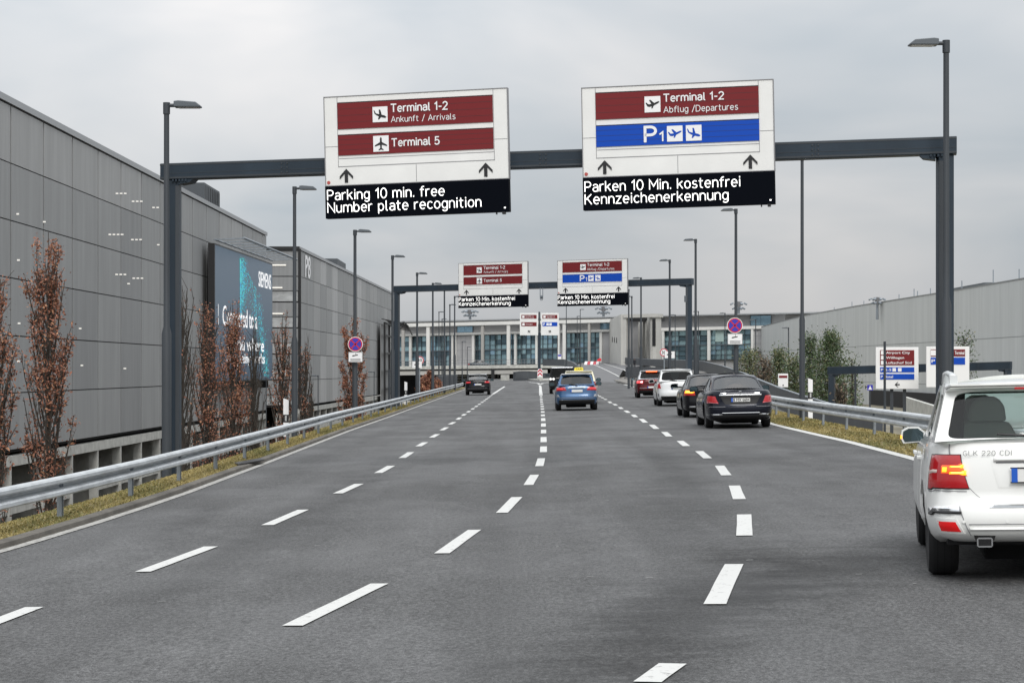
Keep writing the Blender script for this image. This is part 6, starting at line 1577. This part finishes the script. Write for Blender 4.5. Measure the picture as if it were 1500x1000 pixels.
# --- second black saloon, indicator lit
c = Car('saloon_car', 'black saloon second in the right lane queue with amber left indicator lit', 'car', (6.72, 69.9), 1.0, SED(W=.925, wb=2.90, ro=1.06, fo=.86, paint=P_black,
    ztop=[(-1.06, 1.0), (-.5, 1.01), (0.0, 1.0), (1.2, .95), (2.3, .945), (2.9, .85), (3.76, .68)], glass=glass_mat('saloon_glass', (.16, .20, .22), .09),
    gh=dict(y=(-.2, .6, 1.75, 2.6), z=(1.38, 1.46, 1.40), rw=.58, bw=.81, wD=.73, wDt=.58, rwin=(.035, .965, .04, .93, 7), bulge=.07, sb=.05, swin=swin(3))))
for sg in (-1, 1):
    tl = c.rear('taillight', sg * .885, sg * .52, .74, .93, M_tail, .014, x0t=sg * .875, x1t=sg * .56, nu=12, nv=5)
    if sg < 0: c.rear('indicator', -.86, -.56, .80, .915, M_amber, .022, nv=3, parent=tl); c.rear('indicator', -.82, -.60, .83, .89, M_amberc, .027, nv=2, parent=tl)
    c.rear('exhaust_trim', sg * .74, sg * .46, .32, .37, M_chrome, .012, nu=8, nv=2)
    c.side('door', sg, .42, 1.38, .06, .96, P_black, .004, nu=10, nv=10); c.side('door', sg, 1.4, 2.5, .06, .96, P_black, .004, nu=10, nv=10)
c.rear('chrome_strip', -.45, .45, .90, .925, M_chrome, .014, nv=2); c.plate(.62); c.badge(.955); c.antenna(.7, 1.45); c.mirrors(P_black, .10); dark_valance(c, .24, .34, .76)
# --- hatchbacks and vans
HAT = lambda **k: dict(dict(W=.89, wb=2.70, ro=.86, fo=.82, zb=.24, wr=.325, n=6.5, paint=P_black,
    ztop=[(-.86, 1.03), (0, 1.01), (1.3, .97), (2.1, .96), (2.6, .88), (3.52, .70)],
    gh=dict(y=(-.74, -.40, 1.15, 2.2), z=(1.47, 1.555, 1.47), rw=.60, bw=.80, wD=.76, wDt=.63, rwin=(.05, .95, .06, .88, 6), bulge=.06, sb=.04, swin=swin(3))), **k)
def spoiler(c, y, z, hw, m): q = MB(); q.prism([(-hw, y + .02, z - .02), (-hw * .95, y - .12, z + .0), (hw * .95, y - .12, z), (hw, y + .02, z - .02), (hw, y + .2, z + .02), (-hw, y + .2, z + .02)], (0, 0, .025)); q.build('spoiler', m, c.root, smooth=True)
def wiper(c, y, z): q = MB(); q.tube([(0, y - .05, z), (-.32, y - .045, z + .05)], .014, 5); q.build('rear_wiper', M_trim, c.root)
P_pearl = car_paint('pearl', (.74, .75, .75), 0, .3)
c = Car('people_carrier', 'white people carrier third in the right lane queue with tall slim red taillights', 'car', (7.27, 90.6), 1.2, HAT(W=.885, wb=2.78, ro=.93, fo=.90, paint=P_pearl,
    ztop=[(-.93, 1.07), (0, 1.05), (1.3, 1.0), (2.1, .98), (2.75, .90), (3.68, .72)],
    gh=dict(y=(-.80, -.50, 1.15, 2.35), z=(1.555, 1.625, 1.50), rw=.61, bw=.80, wD=.77, wDt=.66, rwin=(.05, .95, .08, .86, 6), bulge=.06, sb=.04, swin=swin(3))))
for sg in (-1, 1):
    tl = c.rear('taillight', sg * .85, sg * .70, .78, 1.05, M_tail, .014, x0t=sg * .83, x1t=sg * .78, nu=8, nv=6); c.rear('clear_lens', sg * .84, sg * .74, 1.0, 1.05, MATS['lens_clear'], .018, x0t=sg * .83, x1t=sg * .77, nu=4, nv=2, parent=tl)
    c.rear('reflector', sg * .82, sg * .79, .42, .56, M_trim, .008, nu=3, nv=3)
c.plate(.80, w=.50); c.rear('badge', -.05, .05, .93, .98, M_trim, .012, nu=4, nv=2); dark_valance(c, .26, .42, .72); spoiler(c, -.5, 1.565, .64, P_pearl); c.mirrors(P_pearl); c.antenna(.1, 1.61); wiper(c, -.80, 1.10)
c.rear('handle_strip', -.36, .36, .88, .905, M_chrome, .012, nv=1)
P_red = car_paint('dark_red', (.085, .012, .014), .3, .25); P_silver = car_paint('silver', (.50, .51, .53), .6, .3)
c = Car('hatchback', 'dark hatchback at the head of the right lane queue, its brake lights glowing red', 'car', (7.9, 115.8), 1.6, HAT(W=.90, paint=P_red, pillar_paint=P_silver, roof_paint=P_silver))
for sg in (-1, 1):
    tl = c.rear('taillight', sg * .86, sg * .50, .80, .98, M_tail, .014, x0t=sg * .85, x1t=sg * .52, nu=10, nv=5); c.rear('brake_lamp', sg * .85, sg * .52, .81, .97, M_brake, .02, nu=6, nv=3, parent=tl)
    c.rear('brake_lamp_core', sg * .66, sg * .54, .84, .94, M_brakec, .03, nu=4, nv=2, parent=tl)
q = MB(); q.box((0, -.56, 1.475), (.62, .05, .06)); q.build('high_brake_light', mat('brake_orange', (1, .15, .04), .2, emit=(1, .13, .03), estr=2.2), c.root)
c.plate(.60); spoiler(c, -.42, 1.50, .62, P_silver); c.mirrors(P_red); dark_valance(c, .25, .40, .75); c.badge(.93, .06); c.rear('bumper_crease', -.7, .7, .52, .54, P_silver, .008, nv=1)
P_blue = car_paint('blue', (.032, .098, .215), .35, .28)
c = Car('compact_car', 'blue compact car in the middle lane with silver boot strip', 'car', (2.70, 85.6), .6, HAT(W=.90, paint=P_blue, glass=glass_mat('compact_glass', (.10, .12, .12), .05), roof_paint=P_silver, pillar_paint=P_blue))  # blue roof coloured silver: whitish sky reflection put into the colour
for sg in (-1, 1):
    tl = c.rear('taillight', sg * .86, sg * .42, .82, .975, M_tail, .014, x0t=sg * .85, x1t=sg * .50, z0b=.83, nu=12, nv=5); c.rear('brake_lamp', sg * .83, sg * .50, .87, .93, mat('taillight_bright', (.8, .05, .06), .2, emit=(1, .06, .07), estr=.7), .02, nu=6, nv=2, parent=tl)
    c.rear('reflector', sg * .82, sg * .70, .56, .66, P_silver, .006, x1t=sg * .76, nu=4, nv=2)
c.rear('chrome_strip', -.36, .36, .925, .965, M_chrome, .014, nv=2); c.plate(.82, w=.50); c.badge(1.0, .05); spoiler(c, -.42, 1.495, .61, P_silver); c.mirrors(M_trim, .12); wiper(c, -.74, 1.06)
c.rear('bumper_crease', -.74, .74, .50, .515, M_seam, .004, nv=1); dark_valance(c, .25, .42, .76); c.rear('bumper_trim', -.72, .72, .425, .44, M_chrome, .008, nv=1)
P_cream = car_paint('cream', (.72, .68, .50), 0, .35)
c = Car('taxi', 'cream taxi with a yellow roof sign, mostly hidden in front of the blue compact car', 'taxi', (3.40, 103), 1.0, HAT(W=.92, wb=2.85, ro=.95, fo=.85, paint=P_cream,
    ztop=[(-.95, 1.08), (0, 1.06), (1.3, 1.01), (2.2, 1.0), (2.8, .90), (3.70, .74)],
    gh=dict(y=(-.82, -.50, 1.15, 2.2), z=(1.57, 1.64, 1.54), rw=.64, bw=.82, wD=.80, wDt=.68, rwin=(.05, .95, .06, .86, 6), bulge=.06, sb=.04, swin=swin(3))))
for sg in (-1, 1): c.rear('taillight', sg * .87, sg * .70, .85, 1.10, M_tail, .014, nu=8, nv=5)
q = MB(); q.prism([(-.24, .30, 1.64), (.24, .30, 1.64), (.20, .30, 1.79), (-.20, .30, 1.79)], (0, .14, 0)); ts = q.build('roof_sign', mat('taxi_yellow', (.75, .62, .06), .4, emit=(.8, .66, .05), estr=.25), c.root, bevel=.02)
q = MB(); put_text(q, 'TAXI', -.17, .17, 1.675, .085, .296, 0, .03); q.build('lettering', M_black, ts)
c.plate(.75); spoiler(c, -.5, 1.585, .66, P_cream); c.mirrors(M_trim, .14); dark_valance(c, .25, .38, .75)
c = Car('van', 'tall black van with a pale roof edge ahead of the cream taxi', 'van', (3.55, 143.5), .8, HAT(W=.95, wb=2.9, ro=.85, fo=.85, wr=.36, zb=.28, n=9, paint=P_black, roof_paint=P_silver, pillar_paint=P_black,
    ztop=[(-.85, 1.16), (0, 1.15), (1.3, 1.12), (2.2, 1.10), (2.8, 1.02), (3.75, .90)],
    gh=dict(y=(-.76, -.66, 1.5, 2.2), z=(1.82, 1.88, 1.82), rw=.76, bw=.88, wD=.86, wDt=.78, rwin=(.06, .94, .10, .80, 7), bulge=.04, sb=.02, swin=swin(3))))
for sg in (-1, 1):
    for k, x in enumerate((.82, .62)):
        q = MB(); q.lathe([(-.03, 0), (-.03, .085), (.02, .095)], (sg * x, c.yrear(1.02, x) - .01, 1.03), 'y', 16); q.build('round_lamp', mat('lamp_white', (.8, .8, .78), .2, emit=(1, 1, 1), estr=.5), c.root)
q = MB(); q.box((0, -.74, 1.80), (1.50, .16, .06)); q.build('roof_edge', P_silver, c.root, bevel=.02); c.plate(.70); c.mirrors(M_trim, .2); dark_valance(c, .29, .42, .8)
c = Car('estate_car', 'black estate car alone in the left lane with pale roof rails', 'car', (-2.42, 146), -.3, HAT(W=.915, wb=2.68, ro=1.0, fo=.88, paint=P_black, glass=glass_mat('estate_glass', (.45, .55, .52), .16),
    ztop=[(-1.0, 1.03), (0, 1.0), (1.3, .95), (2.1, .94), (2.7, .86), (3.56, .70)],
    gh=dict(y=(-.90, -.52, 1.2, 2.15), z=(1.41, 1.475, 1.41), rw=.60, bw=.81, wD=.78, wDt=.64, rwin=(.06, .94, .05, .86, 6), bulge=.06, sb=.04, swin=swin(3)), roof_paint=P_silver))
for sg in (-1, 1):
    tl = c.rear('taillight', sg * .88, sg * .50, .84, .97, M_tail, .014, x0t=sg * .86, x1t=sg * .52, nu=12, nv=4); c.rear('brake_lamp', sg * .84, sg * .55, .87, .94, MATS['taillight_bright'], .02, nu=5, nv=2, parent=tl)
    q = MB(); q.tube([(sg * .60, -.35, 1.44), (sg * .60, -.2, 1.52), (sg * .60, .8, 1.53), (sg * .58, 1.0, 1.46)], .022, 6); q.build('roof_rail', P_silver, c.root)
c.plate(.76); c.badge(.91, .055); c.mirrors(P_black); spoiler(c, -.54, 1.435, .63, P_silver); dark_valance(c, .25, .40, .76); c.rear('bumper_crease', -.72, .72, .44, .455, M_seam, .006, nv=1)
zd = dkp(703, 534.8).z
c = Car('saloon_car', 'dark grey saloon seen from the side on the bridge before the terminal', 'car', (-7.6, 397), 90, SED(W=.9, wb=2.75, ro=.95, fo=.80, paint=car_paint('slate', (.05, .06, .07), .4, .3), dz=zd + CF * 7.6 - .55))
for sg in (-1, 1): c.rear('taillight', sg * .84, sg * .55, .75, .9, M_tail, .014, nu=6, nv=3)

# ------------------------------------------------------------------ the person on the ramp
M_coat = mat('dark_coat', (.012, .013, .018), .85); M_skin = mat('skin', (.42, .25, .18), .6)
def person(label, px, d, zg, yaw):
    X = (px - 750) / F * d; me = bpy.data.meshes.new('person'); J = {}
    V = [((0, 0, .95), .15), ((0, 0, 1.12), .145), ((0, .01, 1.32), .165), ((0, .01, 1.45), .10), ((0, .0, 1.53), .058), ((0, .02, 1.62), .088), ((0, .02, 1.72), .075),
         ((-.10, 0, .90), .10), ((-.11, .05, .50), .07), ((-.11, -.02, .10), .048), ((-.11, .13, .04), .04),
         ((.10, 0, .90), .10), ((.11, -.10, .50), .07), ((.11, -.24, .14), .048), ((.11, -.12, .05), .04),
         ((-.19, .0, 1.40), .07), ((-.25, -.02, 1.12), .052), ((-.24, .10, .88), .04), ((-.23, .14, .79), .034),
         ((.19, .0, 1.40), .07), ((.25, .0, 1.12), .052), ((.25, .08, .87), .04), ((.24, .12, .78), .034)]
    E_ = [(0, 1), (1, 2), (2, 3), (3, 4), (4, 5), (5, 6), (0, 7), (7, 8), (8, 9), (9, 10), (0, 11), (11, 12), (12, 13), (13, 14), (3, 15), (15, 16), (16, 17), (17, 18), (3, 19), (19, 20), (20, 21), (21, 22)]
    me.from_pydata([v[0] for v in V], E_, [])
    o = bpy.data.objects.new('person', me); COL.objects.link(o); o.modifiers.new('skin', 'SKIN')
    for i, v in enumerate(V): me.skin_vertices[0].data[i].radius = (v[1], v[1] * .85); me.skin_vertices[0].data[i].use_root = i == 0
    sb = o.modifiers.new('sub', 'SUBSURF'); sb.levels = sb.render_levels = 2
    dg = bpy.context.evaluated_depsgraph_get(); m2 = bpy.data.meshes.new_from_object(o.evaluated_get(dg)); o.modifiers.clear(); o.data = m2
    m2.materials.clear(); m2.materials.append(M_coat); m2.materials.append(M_skin)
    for p in m2.polygons:
        z = p.center.z; p.material_index = 1 if (z > 1.53 or (z < .84 and abs(p.center.x) > .19)) else 0; p.use_smooth = True
    o.location = (X, d, zg); o.rotation_euler = (0, 0, R(yaw)); tag(o, label, 'person')
    q = MB(); q.ball((0, -.005, 1.69), (.098, .105, .105)); q.build('hair', mat('hair_dark', (.02, .015, .012), .8), o, smooth=True)
    q = MB(); q.ball((0, .112, 1.635), (.014, .022, .022), 0, 6, 4); q.build('nose', M_skin, o, smooth=True)
    q = MB(); [q.ball((sx_ * .032, .092, 1.66), .010, 0, 6, 4) for sx_ in (-1, 1)]; q.build('eyes', M_trim, o)
person('person in dark clothes walking on the ramp behind the dark parapet', 929.5, 342, interp([(r[0][1], r[0][2]) for r in ramp], 342) + .02, 160)
